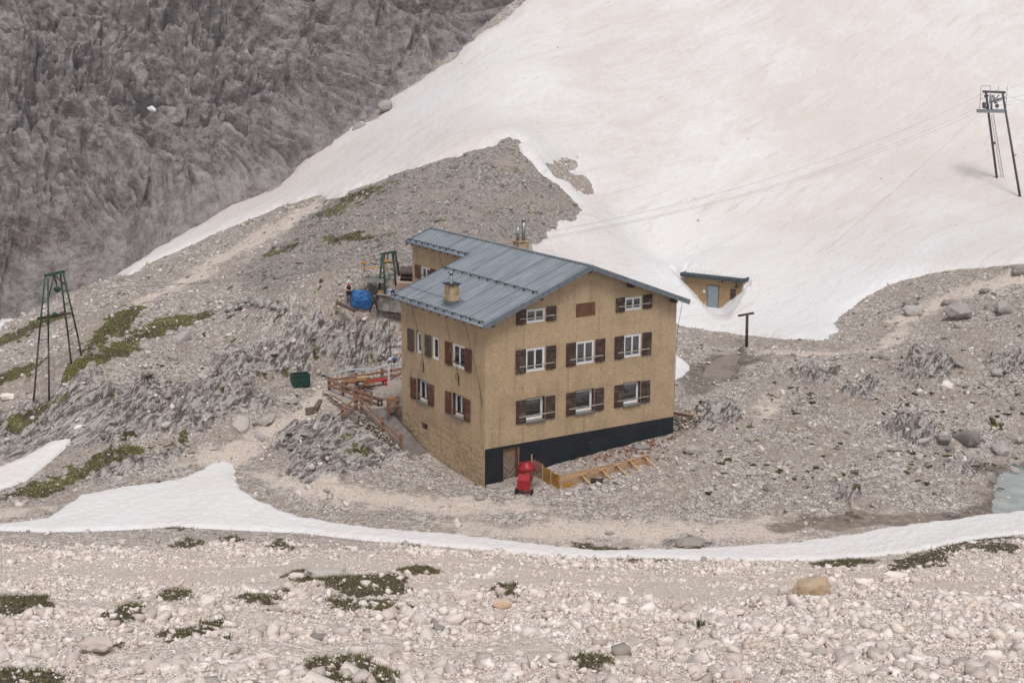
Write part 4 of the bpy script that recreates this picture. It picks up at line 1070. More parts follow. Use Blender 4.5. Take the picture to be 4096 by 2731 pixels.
b = MB(); b.bar(T1 - o_ - ux * .35 + Vector((0, 0, .12)), T2 - o_ + ux * .3 + Vector((0, 0, .12)),   .24, .24); b.build('crossbeam', M_PYL, pyl, .02)
lad0 = lean(P1, T1, .02) - o_ + Vector((.52, -.1, 0)); lad1 = lean(P1, T1, .76) - o_ + Vector((.42, -.1, 0))
off = Vector((-.28, 0, .0)); b = MB(); b.tube([lad0, lad1], .03, 6)
b.tube([lad0 + off, lad1 + off], .02, 6)
for i in range(30): q = lad0 + (lad1 - lad0) * (i + .5) / 30; b.tube([q, q + off], .018, 5)
b.build('ladder', M_PYL, pyl)
pc = Vector(at_dist(*s7(578, 342), dm - .3)) - o_
b = MB(); b.box((pc.x - 1.4, pc.y - .6, pc.z - .2), (pc.x + 1.4, pc.y + .5, pc.z + .12))
for dx in (-1.38, -.4, .45, 1.38):
    b.tube([(pc.x + dx, pc.y - .55, pc.z), (pc.x + dx, pc.y - .55, pc.z + 2.6)], .03, 6)
for hz in (1.3, 2.6): b.tube([(pc.x - 1.38, pc.y - .55, pc.z + hz), (pc.x - .4, pc.y - .55, pc.z + hz)], .028, 6)
b.tube([(pc.x + .45, pc.y - .55, pc.z + 1.3), (pc.x + 1.38, pc.y - .55, pc.z + 1.3)], .028, 6)
b.build('work_platform', M_PYLG, pyl)
hx = Vector(at_dist(*s7(575, 160), dm - .3)) - o_
b = MB(); b.tube([hx, (pc.x + .05, pc.y, pc.z + .1)], .12, 8); q = Vector(at_dist(*s7(600, 165), dm - .3)) - o_; q2 = Vector(at_dist(*s7(632, 262), dm - .4)) - o_
b.tube([q, q2], .14, 8); b.build('hanger', M_PYLG, pyl)
sa_, sb_ = Vector(at_dist(*s7(570, 243), dm - .8)) - o_, Vector(at_dist(*s7(688, 210), dm + .5)) - o_
b = MB(); b.bar(sa_, sb_, .3, .22); b.build('cable_shoe', M_PYLG, pyl)
for xy in ((646, 288), (497, 268), (500, 298)):
    c_ = Vector(at_dist(*s7(*xy), dm - .6)) - o_
    b = MB(); b.lathe([(.06, -.07), (.2, -.06), (.15, 0), (.2, .06), (.06, .07)], 16, Matrix.Translation(c_) @ Matrix.Rotation(R(90), 4, 'X')); b.build('sheave', M_PYL, pyl)
b = MB(); b.tube([Vector(at_dist(*s7(510, 300), dm - .5)) - o_, Vector(at_dist(*s7(548, 340), dm - .2)) - o_], .06, 6); b.build('strut', M_PYL, pyl); b = MB(); b.tube([Vector(at_dist(*s7(672, 166), dm)) - o_, Vector(at_dist(*s7(630, 205), dm)) - o_], .045, 6); b.build('strut', M_PYL, pyl)

M_WIRE = simple('zinc_wire', (.16, .155, .16), .6, .2, 5, bump=None)
def cable(p, q, sag, label, r=.02, group='cables of the goods cableway', mat=None, n=24, name='cable'):
    p = Vector(p); q = Vector(q); b = MB()
    b.tube([p + (q - p) * (i / n) - Vector((0, 0, sag * 4 * (i / n) * (1 - i / n))) for i in range(n + 1)], r, 5)
    return tag(b.build(name, mat or M_WIRE), label, 'cable', group)
far = [at_dist(1000 * D, 575 * D, 113), at_dist(1000 * D, 583 * D, 113), at_dist(1005 * D, 588 * D, 113)]
cable(at_dist(*s7(500, 140), dm), far[0], 2.2, 'uppermost thin cable running from the pylon top down behind the house', .009)
cable(at_dist(*s7(520, 262), dm - .6), far[1], 2.2, 'thin cable from the pylon platform to behind the house, below the top one', .009)
cable(at_dist(*s7(510, 322), dm - .6), far[2], 2.0, 'lowest of the cables sloping from the pylon platform to behind the house', .009)
g_ = hit(1857 * D, 600 * D); cable(at_dist(*s7(505, 320), dm - .4), (g_[0], g_[1], g_[2] + .1), .2, 'straight guy wire from the pylon platform down to the snow', .009)
for xy, e, l_ in (((530, 128), (960, -5), 'cable rising from the left end of the pylon crossbeam to the right edge'),
                  ((690, 205), (1010, 108), 'cable leaving the cable shoe behind the right pylon leg'),
                  ((650, 235), (1010, 168), 'thin cable crossing just above the round sheave to the right edge'),
                  ((655, 272), (1010, 202), 'lowest cable right of the pylon, starting at its round sheave')):
    v0 = at_dist(*s7(*xy), dm); cable(v0, at_dist(*s7(e[0] + 60, e[1] - (xy[1] - e[1]) * 0), dm + 14), .25, l_, .009)
cable(at_dist(*s7(716, 148), dm), at_dist(*s7(1040, 250), dm - 10), .1, 'guy wire falling to the right from the right end of the crossbeam', .009)

# ---------------------------------------------------------------- green trestles of the old goods lift
M_GRN = simple('dark_green_steel', (.022, .062, .045), .6, .35, 3); M_BRN = simple('maroon_steel', (.075, .04, .042), .7, .35, 3)
def s88(x, y): return 80 + x / 2.4125, 1050 + y / 2.4125
G = [on_ground(*s88(*p)) for p in ((130, 1412), (286, 1392), (501, 1035), (603, 960))]
ty = G[0].y - CAM[1]
TL_, TR_ = Vector(at_dist(*s88(247, 190), ty + .6)), Vector(at_dist(*s88(396, 150), ty + 1.6))
o_ = (G[0] + G[1] + G[2] + G[3]) / 4
tw = empty('cable_trestle', o_, 0, 'tall green and maroon four legged cable trestle on the left slope', 'trestle')
def leg2(bot, top, split, nm='leg'):
    b = MB(); b.tube([bot + (top - bot) * split - o_, top - o_], .06, 8); lo = b.build(nm, M_GRN, tw)
    b = MB(); b.tube([bot - o_ - Vector((0, 0, .4)), bot + (top - bot) * split - o_], .065, 8); b.build('lower_leg', M_BRN, lo)
dxl = Vector((.1, 0, -.1))
leg2(G[0], TL_ - dxl * 1 - Vector((0, 0, .2)), .48); leg2(G[1], TL_ + dxl, .48); leg2(G[2], TR_ - dxl - Vector((0, 0, .2)), .3); leg2(G[3], TR_ + dxl, .22)
b = MB(); b.bar(TL_ - o_ - Vector((.1, 0, -.05)), TR_ - o_ + Vector((.15, .05, .08)), .16, .16); b.build('crossbeam', M_GRN, tw)
b = MB()
for A_, B_, T_ in ((G[0], G[1], TL_), (G[2], G[3], TR_)):
    for t_ in (.35, .5, .65, .8): b.tube([A_ + (T_ - A_) * t_ - o_, B_ + (T_ - B_) * t_ - o_], .028, 6)
b.build('rungs', M_GRN, tw)
ml, mr = Vector(at_dist(*s88(165, 597), ty + .5)), Vector(at_dist(*s88(490, 540), ty + 1.8))
b = MB(); b.bar(ml - o_, mr - o_, .1, .16); b.build('timber_brace', M_DARKW, tw)
b = MB()
mt = (TL_ + TR_) / 2 - o_
for sx_ in (-.12, .05): b.tube([mt + Vector((sx_, 0, 0)), Vector(at_dist(*s88(350, 268), ty + 1)) - o_ + Vector((sx_ * .2, 0, 0))], .035, 6)
b.tube([TL_ - o_ + Vector((.1, 0, -1.3)), mt], .045, 6); b.tube([TR_ - o_ + Vector((.12, 0, -.75)), mt], .05, 6)
b.build('knee_brace', M_BRN, tw)
pu = Vector(at_dist(*s88(355, 312), ty + 1)) - o_
b = MB(); b.lathe([(.03, -.05), (.2, -.05), (.16, 0), (.2, .05), (.03, .05)], 14, Matrix.Translation(pu) @ Matrix.Rotation(R(90), 4, 'X')); b.tube([pu - Vector((.25, 0, -.02)), pu + Vector((.3, 0, .06))], .07, 6); b.tube([pu, mt], .02, 5); b.build('pulley', M_GRN, tw)
c_ = (ml + mr) / 2 - o_ + Vector((.05, -.1, .12)); b = MB(); b.lathe([(.05, -.04), (.16, -.04), (.16, .04), (.05, .04)], 14, Matrix.Translation(c_) @ Matrix.Rotation(R(90), 4, 'X')); b.build('pulley', M_GRN, tw)
def s8(x, y): return 1340 + x / 4.753, 950 + y / 4.753
RD = 107.9
def r8(x, y, d=0.0): return Vector(at_dist(*s8(x, y), RD + d))
a0 = r8(825, 1045, .2); a1 = r8(945, 1098, -.4); a2 = r8(1150, 985, 1.6); a3 = r8(1225, 800, 2.8)
tl2 = r8(878, 350, .2); tr2 = r8(1108, 300, 1.5)
o_ = (a0 + a1 + a2) / 3; o_.z = a1.z
tw = empty('cable_trestle', o_, 0, 'small green cable trestle standing on the concrete platform behind the house', 'trestle')
for bb, tt in ((a0, tl2 - Vector((.03, 0, .1))), (a1, tl2 + Vector((.06, 0, -.05))), (a2, tr2 - Vector((.08, 0, .1))), (a3, tr2 + Vector((.05, 0, -.05)))):
    b = MB(); b.tube([bb - o_ - Vector((0, 0, .1)), tt - o_], .065, 8); b.build('leg', M_GRN, tw)
b = MB(); b.bar(tl2 - o_ - Vector((.1, 0, -.02)), tr2 - o_ + Vector((.1, 0, .02)), .12, .13); b.build('crossbeam', M_GRN, tw)
b = MB(); m2 = (tl2 + tr2) / 2 - o_
b.tube([tl2 - o_ + Vector((.1, 0, -.9)), m2 - Vector((.25, 0, 0))], .04, 6); b.tube([tr2 - o_ + Vector((-.05, 0, -.9)), m2 + Vector((.25, 0, 0))], .04, 6)
b.tube([a0 - o_ + Vector((0, 0, .25)), a1 - o_ + Vector((0, 0, .35))], .03, 6); b.tube([r8(865, 590) - o_, r8(905, 590) - o_], .03, 6); b.build('knee_brace', M_GRN, tw)
b = MB(); b.bar(r8(985, 330, .6) - o_, r8(975, 490, .6) - o_, .1, .07); b.bar(r8(935, 505, .6) - o_, r8(1110, 505, .8) - o_, .1, .1); b.build('pulley_bracket', M_BRN, tw)
YEL = simple('orange_yellow_paint', (.50, .235, .02), .55, .15, 5)
for x_ in (948,):
    b = MB(); b.lathe([(.04, -.05), (.16, -.05), (.13, 0), (.16, .05), (.04, .05)], 14, Matrix.Translation(r8(x_, 485, .45) - o_) @ Matrix.Rotation(R(90), 4, 'X')); b.build('pulley', YEL, tw)
# goods carrier hanging on the rope
cg = r8(755, 800, -.1)
car = empty('goods_carrier', cg, 0, 'grey wire cage hanging under an orange bar with two yellow rollers', 'carrier')
for x_ in (503, 548):
    b = MB(); b.lathe([(.03, -.05), (.1, -.045), (.08, 0), (.1, .045), (.03, .05)], 14, Matrix.Translation(r8(x_, 520) - cg) @ Matrix.Rotation(R(90), 4, 'X')); b.build('roller', YEL, car)
b = MB(); b.bar(r8(503, 630) - cg, r8(990, 578, .3) - cg, .06, .07); b.build('bar', YEL, car)
b = MB()
for pp in ((r8(528, 525), r8(545, 640)), (r8(545, 640), r8(630, 770)), (r8(548, 640), r8(500, 800)), (r8(950, 520, .3), r8(955, 600, .3)), (r8(955, 600, .3), r8(1035, 800, .5)), (r8(955, 600, .3), r8(900, 790, .2))):
    b.tube([pp[0] - cg, pp[1] - cg], .018, 5)
b.build('hanger', M_IRON, car)
M_GALV = simple('galvanised_sheet', (.27, .265, .25), .6, .25, 4, metal=.2)
c1, c2, c3, c4 = r8(480, 870, -.3), r8(905, 890, -.3), r8(1035, 850, 1.0), r8(630, 830, 1.0)
b = MB(); hgt = Vector((0, 0, .26))
for A_, B_ in ((c1, c2), (c2, c3), (c3, c4), (c4, c1)): b.bar(A_ - cg + hgt * .5, B_ - cg + hgt * .5, .03, .26)
b.add([v - cg for v in (c1, c2, c3, c4)], [(0, 1, 2, 3)]); cage = b.build('cage', M_GALV, car)
b = MB()
for i in range(15):
    q = c4 + (c3 - c4) * i / 14 - cg; b.tube([q + hgt, q + hgt + Vector((0, 0, .13))], .008, 4)
b.tube([c4 - cg + hgt + Vector((0, 0, .13)), c3 - cg + hgt + Vector((0, 0, .13))], .01, 4); b.build('wire_mesh', M_IRON, cage)
pt = pu + Vector(((G[0] + G[1] + G[2] + G[3]) / 4))
cable(pt, r8(948, 500, .45), .35, 'sagging hauling rope between the tall trestle and the trestle behind the house', .016)
cable(TR_, r8(880, 345, .2), 1.3, 'slack upper rope from the tall trestle crossbeam to the small trestle', .012)
cable(r8(1108, 325, 1.5), r8(1445, 327, 3.2), .02, 'short taut rope from the small trestle to the rear wing wall', .014)
gl = on_ground(2 * D, 745 * D); cable(TL_, gl, .2, 'guy rope falling from the tall trestle to the left edge', .012)
gl = on_ground(345 * D, 745 * D); cable(TR_, gl, .5, 'slack guy rope from the tall trestle down to the scree on its right', .010)
# ---------------------------------------------------------------- stone shapes
def hull_stone(seed, npt=16, sub=0, flat=.75):
    r = np.random.default_rng(seed); bm = bmesh.new()
    c8 = np.array([(i & 1, i >> 1 & 1, i >> 2 & 1) for i in range(8)]) * 2.0 - 1      # a broken block: jittered corners, a few chips
    p = c8 * (r.uniform(.38, .66, (8, 3)) if sub > 1 else r.uniform(.42, .92, (8, 3))); e = r.normal(size=(max(0, npt - 8), 3)); e /= np.linalg.norm(e, axis=1)[:, None] + 1e-9
    p = np.concatenate([p, e * r.uniform(.85, 1.05, (len(e), 1))]); p *= np.array([1, r.uniform(.65, .95), r.uniform(flat * .75, flat * 1.15)])
    for q in p: bm.verts.new(q)
    g = bmesh.ops.convex_hull(bm, input=bm.verts)
    loose = [v for v in bm.verts if not v.link_faces]
    if loose: bmesh.ops.delete(bm, geom=loose, context='VERTS')
    if sub:
        bmesh.ops.bevel(bm, geom=bm.edges[:], offset=.035, segments=1, affect='EDGES')
        bmesh.ops.triangulate(bm, faces=bm.faces[:])
        for k in range(sub):
            bmesh.ops.subdivide_edges(bm, edges=[e for e in bm.edges if e.calc_length() > .22 / (k + 1)], cuts=1, use_grid_fill=True)
            bmesh.ops.triangulate(bm, faces=bm.faces[:])
        co = np.array([v.co for v in bm.verts])
        n = .10 * fbm(co[:, 0] * 2.0 + seed, co[:, 1] * 2.0 + co[:, 2] * 1.7, 4, seed % 50, .62)
        for v, d in zip(bm.verts, n): v.co += v.co.normalized() * float(d)
    bmesh.ops.triangulate(bm, faces=bm.faces[:])
    bm.verts.ensure_lookup_table(); bm.verts.index_update()
    V = np.array([v.co for v in bm.verts]); F = np.array([[v.index for v in f.verts] for f in bm.faces], np.int32); bm.free()
    return V, F
LOWP = [hull_stone(100 + i, 8) for i in range(14)]
MIDP = [hull_stone(200 + i, 10) for i in range(14)]
def rot_batch(r, n, tilt=.5):
    a = r.uniform(0, 2 * np.pi, n); b = r.normal(0, tilt, n); c = r.normal(0, tilt, n)
    ca, sa, cb, sb, cc, sc_ = np.cos(a), np.sin(a), np.cos(b), np.sin(b), np.cos(c), np.sin(c)
    o = np.zeros(n); e = np.ones(n)
    Rz = np.stack([np.stack([ca, -sa, o], -1), np.stack([sa, ca, o], -1), np.stack([o, o, e], -1)], 1)
    Rx = np.stack([np.stack([e, o, o], -1), np.stack([o, cb, -sb], -1), np.stack([o, sb, cb], -1)], 1)
    Ry = np.stack([np.stack([cc, o, sc_], -1), np.stack([o, e, o], -1), np.stack([-sc_, o, cc], -1)], 1)
    return Rz @ Rx @ Ry
def pile_mesh(name, P, S, protos, seed, tilt=.5):
    """many stones at points P (n,3) of half size S, one mesh, each with its own tint"""
    r = np.random.default_rng(seed); n = len(P); which = r.integers(0, len(protos), n); Rm = rot_batch(r, n, tilt)
    Vs, Fs, Ts = [], [], []; base = 0
    S3 = np.asarray(S)[:, None] * r.uniform(.55, 1.35, (n, 3)) * np.array([1.08, .95, .8]); tint = r.uniform(0, 1, n)
    for k, (v, f) in enumerate(protos):
        i = np.nonzero(which == k)[0]
        if not len(i): continue
        W = np.einsum('nij,nvj->nvi', Rm[i], v[None] * S3[i][:, None, :]) + P[i][:, None, :]
        Vs.append(W.reshape(-1, 3)); Fs.append((f[None] + (base + np.arange(len(i)) * len(v))[:, None, None]).reshape(-1, 3)); base += len(i) * len(v)
        Ts.append(np.repeat(tint[i], len(v)))
    me = new_mesh(name, np.concatenate(Vs), np.concatenate(Fs))
    a = me.attributes.new('tint', 'FLOAT', 'POINT'); a.data.foreach_set('value', np.concatenate(Ts).astype(np.float32))
    return me
M_ST_F = mat_stone('pale_limestone', (.53, .445, .39), (.93, .872, .822), .32)
M_ST_M = mat_stone('grey_limestone', (.285, .247, .22), (.76, .705, .66), .18)
M_ST_G = mat_stone('dark_grey_limestone', (.17, .155, .145), (.46, .435, .415), .12)
M_ST_W = mat_stone('wall_stone', (.22, .19, .155), (.56, .50, .43), .25)
M_ST_R = mat_stone('brick_chips', (.14, .035, .02), (.30, .11, .065), .1)
def wall_of_stones(name, poly, top, bot, thick, label, seed, size=.17, parent=None):
    """rubble wall: stones laid in a face that runs along poly (house axes), top and bottom heights per corner"""
    r = np.random.default_rng(seed); P = []; S = []
    for i in range(len(poly) - 1):
        a, b_ = np.array(poly[i]), np.array(poly[i + 1]); L = np.linalg.norm(b_ - a); nrm = np.array([-(b_ - a)[1], (b_ - a)[0]]) / L
        for s in np.arange(0, L, size * 1.15):
            t_ = s / L; zt = top[i] + (top[i + 1] - top[i]) * t_; zb = bot[i] + (bot[i + 1] - bot[i]) * t_
            z = zb
            while z < zt + .02:
                for lay in range(2 if z > zt - size * 1.4 else 1):
                    q = a + (b_ - a) * t_ + nrm * (r.uniform(-.07, .07) + lay * thick * .7) + (b_ - a) / L * r.uniform(-.06, .06)
                    P.append(h2w(q[0], q[1], min(z, zt) + r.uniform(-.03, .03))); S.append(size * r.uniform(.5, .95))
                z += size * 1.05
    me = pile_mesh(name, np.array(P), np.array(S), MIDP, seed, .35)
    o = link(name, me, M_ST_W, parent)
    core = MB()
    for i in range(len(poly) - 1):
        a, b_ = Vector((*poly[i], 0)), Vector((*poly[i + 1], 0)); d = (b_ - a).normalized(); n = Vector((-d.y, d.x, 0))
        v = []
        for p, zt, zb in ((a, top[i], bot[i]), (b_, top[i + 1], bot[i + 1])):
            for k in (.03, thick): q = p + n * k; v += [h2w(q.x, q.y, zb - .4), h2w(q.x, q.y, zt - .03)]
        core.add(v, [(0, 1, 5, 4), (2, 6, 7, 3), (1, 3, 7, 5), (0, 4, 6, 2), (0, 2, 3, 1), (4, 5, 7, 6)])
    c = core.build('mortar_core', simple('mortar', (.17, .14, .11), .95, .3, 5, bump=.02), o)
    return tag(o, label, 'wall') if label else o

# ---------------------------------------------------------------- terrace beside the house (house axes)
ZT = 2.4
M_CONC = simple('terrace_concrete', (.36, .325, .29), .9, .3, 1.2, bump=.01)
M_GRAV = simple('terrace_gravel', (.40, .345, .30), .95, .35, 9, bump=.03, bscale=30)
M_ASPH = simple('dark_paving', (.155, .135, .125), .9, .25, 2.5, bump=.01)
def flat_poly(mb, pts, depth):
    n = len(pts); v = [Vector(p) for p in pts] + [Vector((p[0], p[1], p[2] - depth)) for p in pts]
    mb.add(v, [tuple(range(n)), tuple(range(n, 2 * n))[::-1]] + [(i, n + i, n + (i + 1) % n, (i + 1) % n) for i in range(n)])
ter = empty('terrace', (0, 0, 0), YAW, 'raised gravel terrace with concrete edge beside the back corner of the house', 'terrace')
b = MB(); flat_poly(b, [(-1.2, 11.3, ZT), (5.35, 9.7, ZT), (5.35, 17.4, ZT + .35), (2.0, 17.4, ZT + .1), (-1.25, 16.9, ZT)], 1.6); b.build('gravel_floor', M_GRAV, ter)
b = MB(); flat_poly(b, [(-1.75, 17.05, ZT + .02), (-1.85, 11.9, ZT - .12), (-1.2, 11.2, ZT - .03), (-.95, 11.4, ZT + .012), (-1.1, 16.8, ZT + .02)], .5); b.build('concrete_edge', M_CONC, ter)
ramp = empty('ramp', (0, 0, 0), YAW, 'dark plank ramp sloping down along the long house wall', 'ramp')
b = MB(); A0, A1, B0, B1 = Vector((-1.85, 11.9, ZT - .14)), Vector((-1.28, 6.55, .46)), Vector((-.35, 10.9, ZT - .06)), Vector((-.05, 6.4, .46))
ns = 10
for i in range(ns):
    p, q, r_, s_ = A0.lerp(A1, i / ns), A0.lerp(A1, (i + .975) / ns), B0.lerp(B1, (i + .975) / ns), B0.lerp(B1, i / ns)
    flat_poly(b, [p, q, r_, s_], .22)
b.build('deck', M_ASPH, ramp)
b = MB(); flat_poly(b, [(-1.5, 6.75, .46), (-1.3, 6.0, .33), (-.04, 5.85, .30), (-.04, 6.6, .46)], .5); b.build('landing', M_ASPH, ramp)
wall_of_stones('rubble_wall', [(-1.8, 17.1), (-1.9, 13.0)], [ZT - .02, ZT - .1], [1.35, 1.0], .5, 'rubble stone retaining wall under the terrace fence', 41, .2)
wall_of_stones('rubble_wall', [(-1.9, 11.6), (-1.68, 9.4), (-1.45, 7.3), (-1.45, 5.8)], [ZT - .35, 1.5, .72, .25], [.75, .45, .05, -.1], .25, 'dry stone wall of pale rocks along the outer side of the ramp', 43, .17)
wall_of_stones('rubble_wall', [(-1.5, 5.85), (-.1, 5.7)], [.24, .22], [-.1, -.05], .2, 'low row of stones closing the lower end of the ramp', 44, .14)
b = MB()
for i in range(5): b.box((-2.9 + .2 * i, 11.7, .3), (-1.9, 12.8, ZT - .25 - .3 * (4 - i)))
st = b.build('steps', simple('rough_concrete', (.26, .225, .19), .95, .4, 3, bump=.03), None, .02); st.rotation_euler = (0, 0, YAW)
tag(st, 'rough concrete steps leading off the terrace beside the fence corner', 'steps')

M_FENCE = wood('fence_timber', (.30, .165, .105), .55, 1, grey=.1); M_POST = wood('fence_post', (.24, .125, .075), .5, 2)
def fence(posts, label, rails=(.38, .74), ph=.95, hgt=.17):
    f = empty('timber_fence', h2w(*posts[0][:2]), 0, label, 'fence', 'timber rail fences of the terrace')
    o_ = Vector(f.location); P = [Vector(h2w(*p)) - o_ for p in posts]
    for p in P:
        b = MB(); M = Matrix.Translation(p) @ Matrix.Rotation(YAW, 4, 'Z'); b.box((-.075, -.075, -.12), (.075, .075, ph), M)
        b.add([M @ Vector(v) for v in ((-.075, -.075, ph), (.075, -.075, ph), (.075, .075, ph), (-.075, .075, ph), (0, 0, ph + .04))], [(0, 1, 4), (1, 2, 4), (2, 3, 4), (3, 0, 4)])
        b.build('post', M_POST, f)
    for p, q in zip(P, P[1:]):
        d = (q - p).normalized(); n = Vector((d.y, -d.x, 0)).normalized()
        if (p + n - Vector(CAM) + o_).length > (p - n - Vector(CAM) + o_).length: n = -n
        for z in rails:
            b = MB(); b.bar(p - d * .05 + n * .10 + Vector((0, 0, z)), q + d * .05 + n * .10 + Vector((0, 0, z)), .045, hgt); b.build('rail', M_FENCE, f, .006)
    return f
fence([(-1.48, 16.7, ZT), (-1.32, 15.1, ZT), (-1.2, 13.5, ZT), (-1.02, 11.8, ZT)], 'timber fence along the outer terrace edge above the rubble wall')
fence([(-1.48, 16.72, ZT), (.55, 16.75, ZT), (2.5, 16.75, ZT + .05), (4.4, 16.75, ZT + .1)], 'timber fence along the back of the terrace behind the red bench')
fence([(-1.95, 12.1, ZT - .2), (-1.75, 11.7, ZT - .2), (-1.6, 9.25, 1.38), (-1.42, 7.3, .72)], 'timber handrail fence descending beside the ramp', hgt=.15)
fence([(-2.75, 12.45, 1.55), (-1.97, 12.12, ZT - .2)], 'short sloping handrail of the concrete steps', hgt=.15)
fence([(-.93, 9.75, ZT - .05), (-.12, 9.95, ZT - .05)], 'single short fence panel beside the back corner of the house', hgt=.15)

def house_thing(name, label, cat, x, y, z, rz=0.0, group=None): return empty(name, h2w(x, y, z), YAW + rz, label, cat, group)
# long dark bench parallel to the fence
M_DBEN = wood('dark_bench_timber', (.13, .05, .03), .4, 1); M_RED = simple('red_paint', (.42, .02, .022), .5, .2, 6); M_RBRD = wood('red_board', (.40, .02, .025), .7, 0)
bn = house_thing('bench', 'long dark brown bench standing behind the terrace fence', 'bench', -.75, 12.7, ZT, .13)
b = MB()
for k in range(3): b.box((-.2 + k * .14, -1.5, .40), (-.07 + k * .14, 1.5, .45))
b.build('seat', M_DBEN, bn, .006)
for yy in (-1.3, 1.25): b = MB(); b.box((-.18, yy, 0), (-.1, yy + .08, .4)); b.box((.1, yy, 0), (.18, yy + .08, .4)); b.box((-.1, yy + .01, .3), (.1, yy + .07, .38)); b.build('leg', M_DBEN, bn)
rb = house_thing('bench', 'bright red slatted bench on the terrace by the back fence', 'bench', 1.6, 15.95, ZT + .03, .03)
b = MB()
for k in range(4): b.box((-.85, -.24 + k * .12, .43), (.85, -.13 + k * .12, .47))
b.build('seat', M_RBRD, rb, .006)
for xx in (-.72, .66): b = MB(); b.bar((xx, -.22, 0), (xx, -.15, .43), .07, .1, (1, 0, 0)); b.bar((xx, .22, 0), (xx, .15, .43), .07, .1, (1, 0, 0)); b.box((xx - .035, -.16, .28), (xx + .035, .16, .36)); b.build('leg', M_RED, rb)
M_TAB = wood('table_timber', (.27, .14, .06), .7, 0)
tb = house_thing('beer_table', 'long brown folding table behind the outer fence post', 'table', -.05, 15.75, ZT + .02, -.22)
b = MB(); b.box((-.75, -.33, .72), (.75, .33, .76)); b.build('tabletop', M_TAB, tb, .006)
for xx in (-.6, .55): b = MB(); b.tube([(xx, -.25, 0), (xx, 0, .36), (xx, .25, .72)], .016, 6); b.tube([(xx, .25, 0), (xx, 0, .36), (xx, -.25, .72)], .016, 6); b.build('leg', M_IRON, tb)
t2 = house_thing('beer_table', 'pale tabletop on the terrace behind the brown table', 'table', .75, 16.25, ZT + .02, -.05)
b = MB(); b.box((-.4, -.25, .72), (.4, .25, .75)); b.build('tabletop', wood('pale_table', (.42, .30, .17), .8, 0), t2)
for xx in (-.3, .3): b = MB(); b.tube([(xx, -.2, 0), (xx, .2, .72)], .016, 6); b.tube([(xx, .2, 0), (xx, -.2, .72)], .016, 6); b.build('leg', M_IRON, t2)
def chair(x, y, rz, label):
    c = house_thing('folding_chair', label, 'chair', x, y, ZT + .02, rz, 'folding chairs on the terrace')
    b = MB()
    for k in range(4): b.box((-.2, -.19 + k * .1, .44), (.2, -.1 + k * .1, .46))
    b.build('seat', M_TAB, c)
    b = MB(); b.box((-.2, .27, .72), (.2, .295, .80)); b.box((-.2, .25, .58), (.2, .272, .66)); b.build('backrest', M_TAB, c)
    for xx in (-.19, .19):
        b = MB(); b.tube([(xx, -.22, 0), (xx, .05, .44), (xx, .28, .82)], .012, 6); b.build('leg', M_IRON, c)
        b = MB(); b.tube([(xx, .26, 0), (xx, -.16, .44)], .012, 6); b.build('leg', M_IRON, c)
chair(1.0, 15.45, .5, 'folding chair with wooden slats standing in front of the red bench')
chair(.45, 15.1, 2.6, 'folding chair with wooden slats pushed to the brown table')
chair(-.75, 16.1, -1.3, 'folding chair with wooden slats at the outer end of the brown table')
# bicycle rack
br = house_thing('bicycle_rack', 'low grey bent wire bicycle rack lying on the terrace gravel', 'rack', .55, 12.6, ZT + .02, -.95)
b = MB()
for s in (-.2, .2): b.tube([(-1.3, s, .02), (1.3, s, .02)], .014, 6)
b.build('base_rail', M_STEEL, br)
for k in range(6):
    x_ = -1.15 + k * .46; b = MB(); b.tube([(x_, -.2, .02), (x_ + .05, -.2, .34), (x_ + .18, 0, .42), (x_ + .05, .2, .34), (x_, .2, .02)], .013, 6); b.build('hoop', M_STEEL, br)
rl = house_thing('mesh_roll', 'grey rolled wire mesh leaning by the back corner of the house', 'roll', -.32, 10.35, ZT - .1)
b = MB(); b.lathe([(.24, -.1), (.27, .0), (.26, .75), (.2, .78), (.18, .4)], 18); b.build('roll', simple('wire_mesh_grey', (.20, .18, .16), .9, .5, 30, bump=.02), rl)
b = MB(); b.box((-.35, -.3, .80), (.45, .3, .84)); b.build('cover_board', M_TAB, rl)

# pipe from the house to the green container, with its white prop
pts = [Vector(at_dist(1100 + x / 3.1357, 1400 + y / 3.1357, d)) for x, y, d in ((385, 358, 106.2), (480, 347, 105.8), (640, 346, 105.4), (760, 322, 105.1), (870, 292, 104.8), (960, 272, 104.6), (1040, 265, 104.4), (1140, 271, 104.3), (1240, 268, 104.2), (1340, 234, 104.0), (1440, 203, 103.8), (1560, 190, 103.5), (1700, 178, 103.2))]
b = MB(); b.tube(pts[2:], .055, 8); hp = b.build('drain_pipe', simple('pale_grey_pipe', (.42, .47, .50), .45, .1, 3, bump=None)); tag(hp, 'long pale grey pipe sagging from the house to the green container', 'pipe')
b = MB(); b.tube(pts[:3], .05, 8); b.build('hose_end', M_CABLE, hp)
pp_ = Vector(at_dist(1100 + 1432 / 3.1357, 1400 + 340 / 3.1357, 103.85)); pq = Vector(at_dist(1100 + 1430 / 3.1357, 1400 + 212 / 3.1357, 103.85))
b = MB(); b.bar(pp_ - Vector((0, 0, 1.5)), pq, .13, .13); tag(b.build('pipe_prop', simple('whitewashed_post', (.58, .55, .53), .9, .25, 5)), 'white wooden post propping up the grey pipe', 'post')
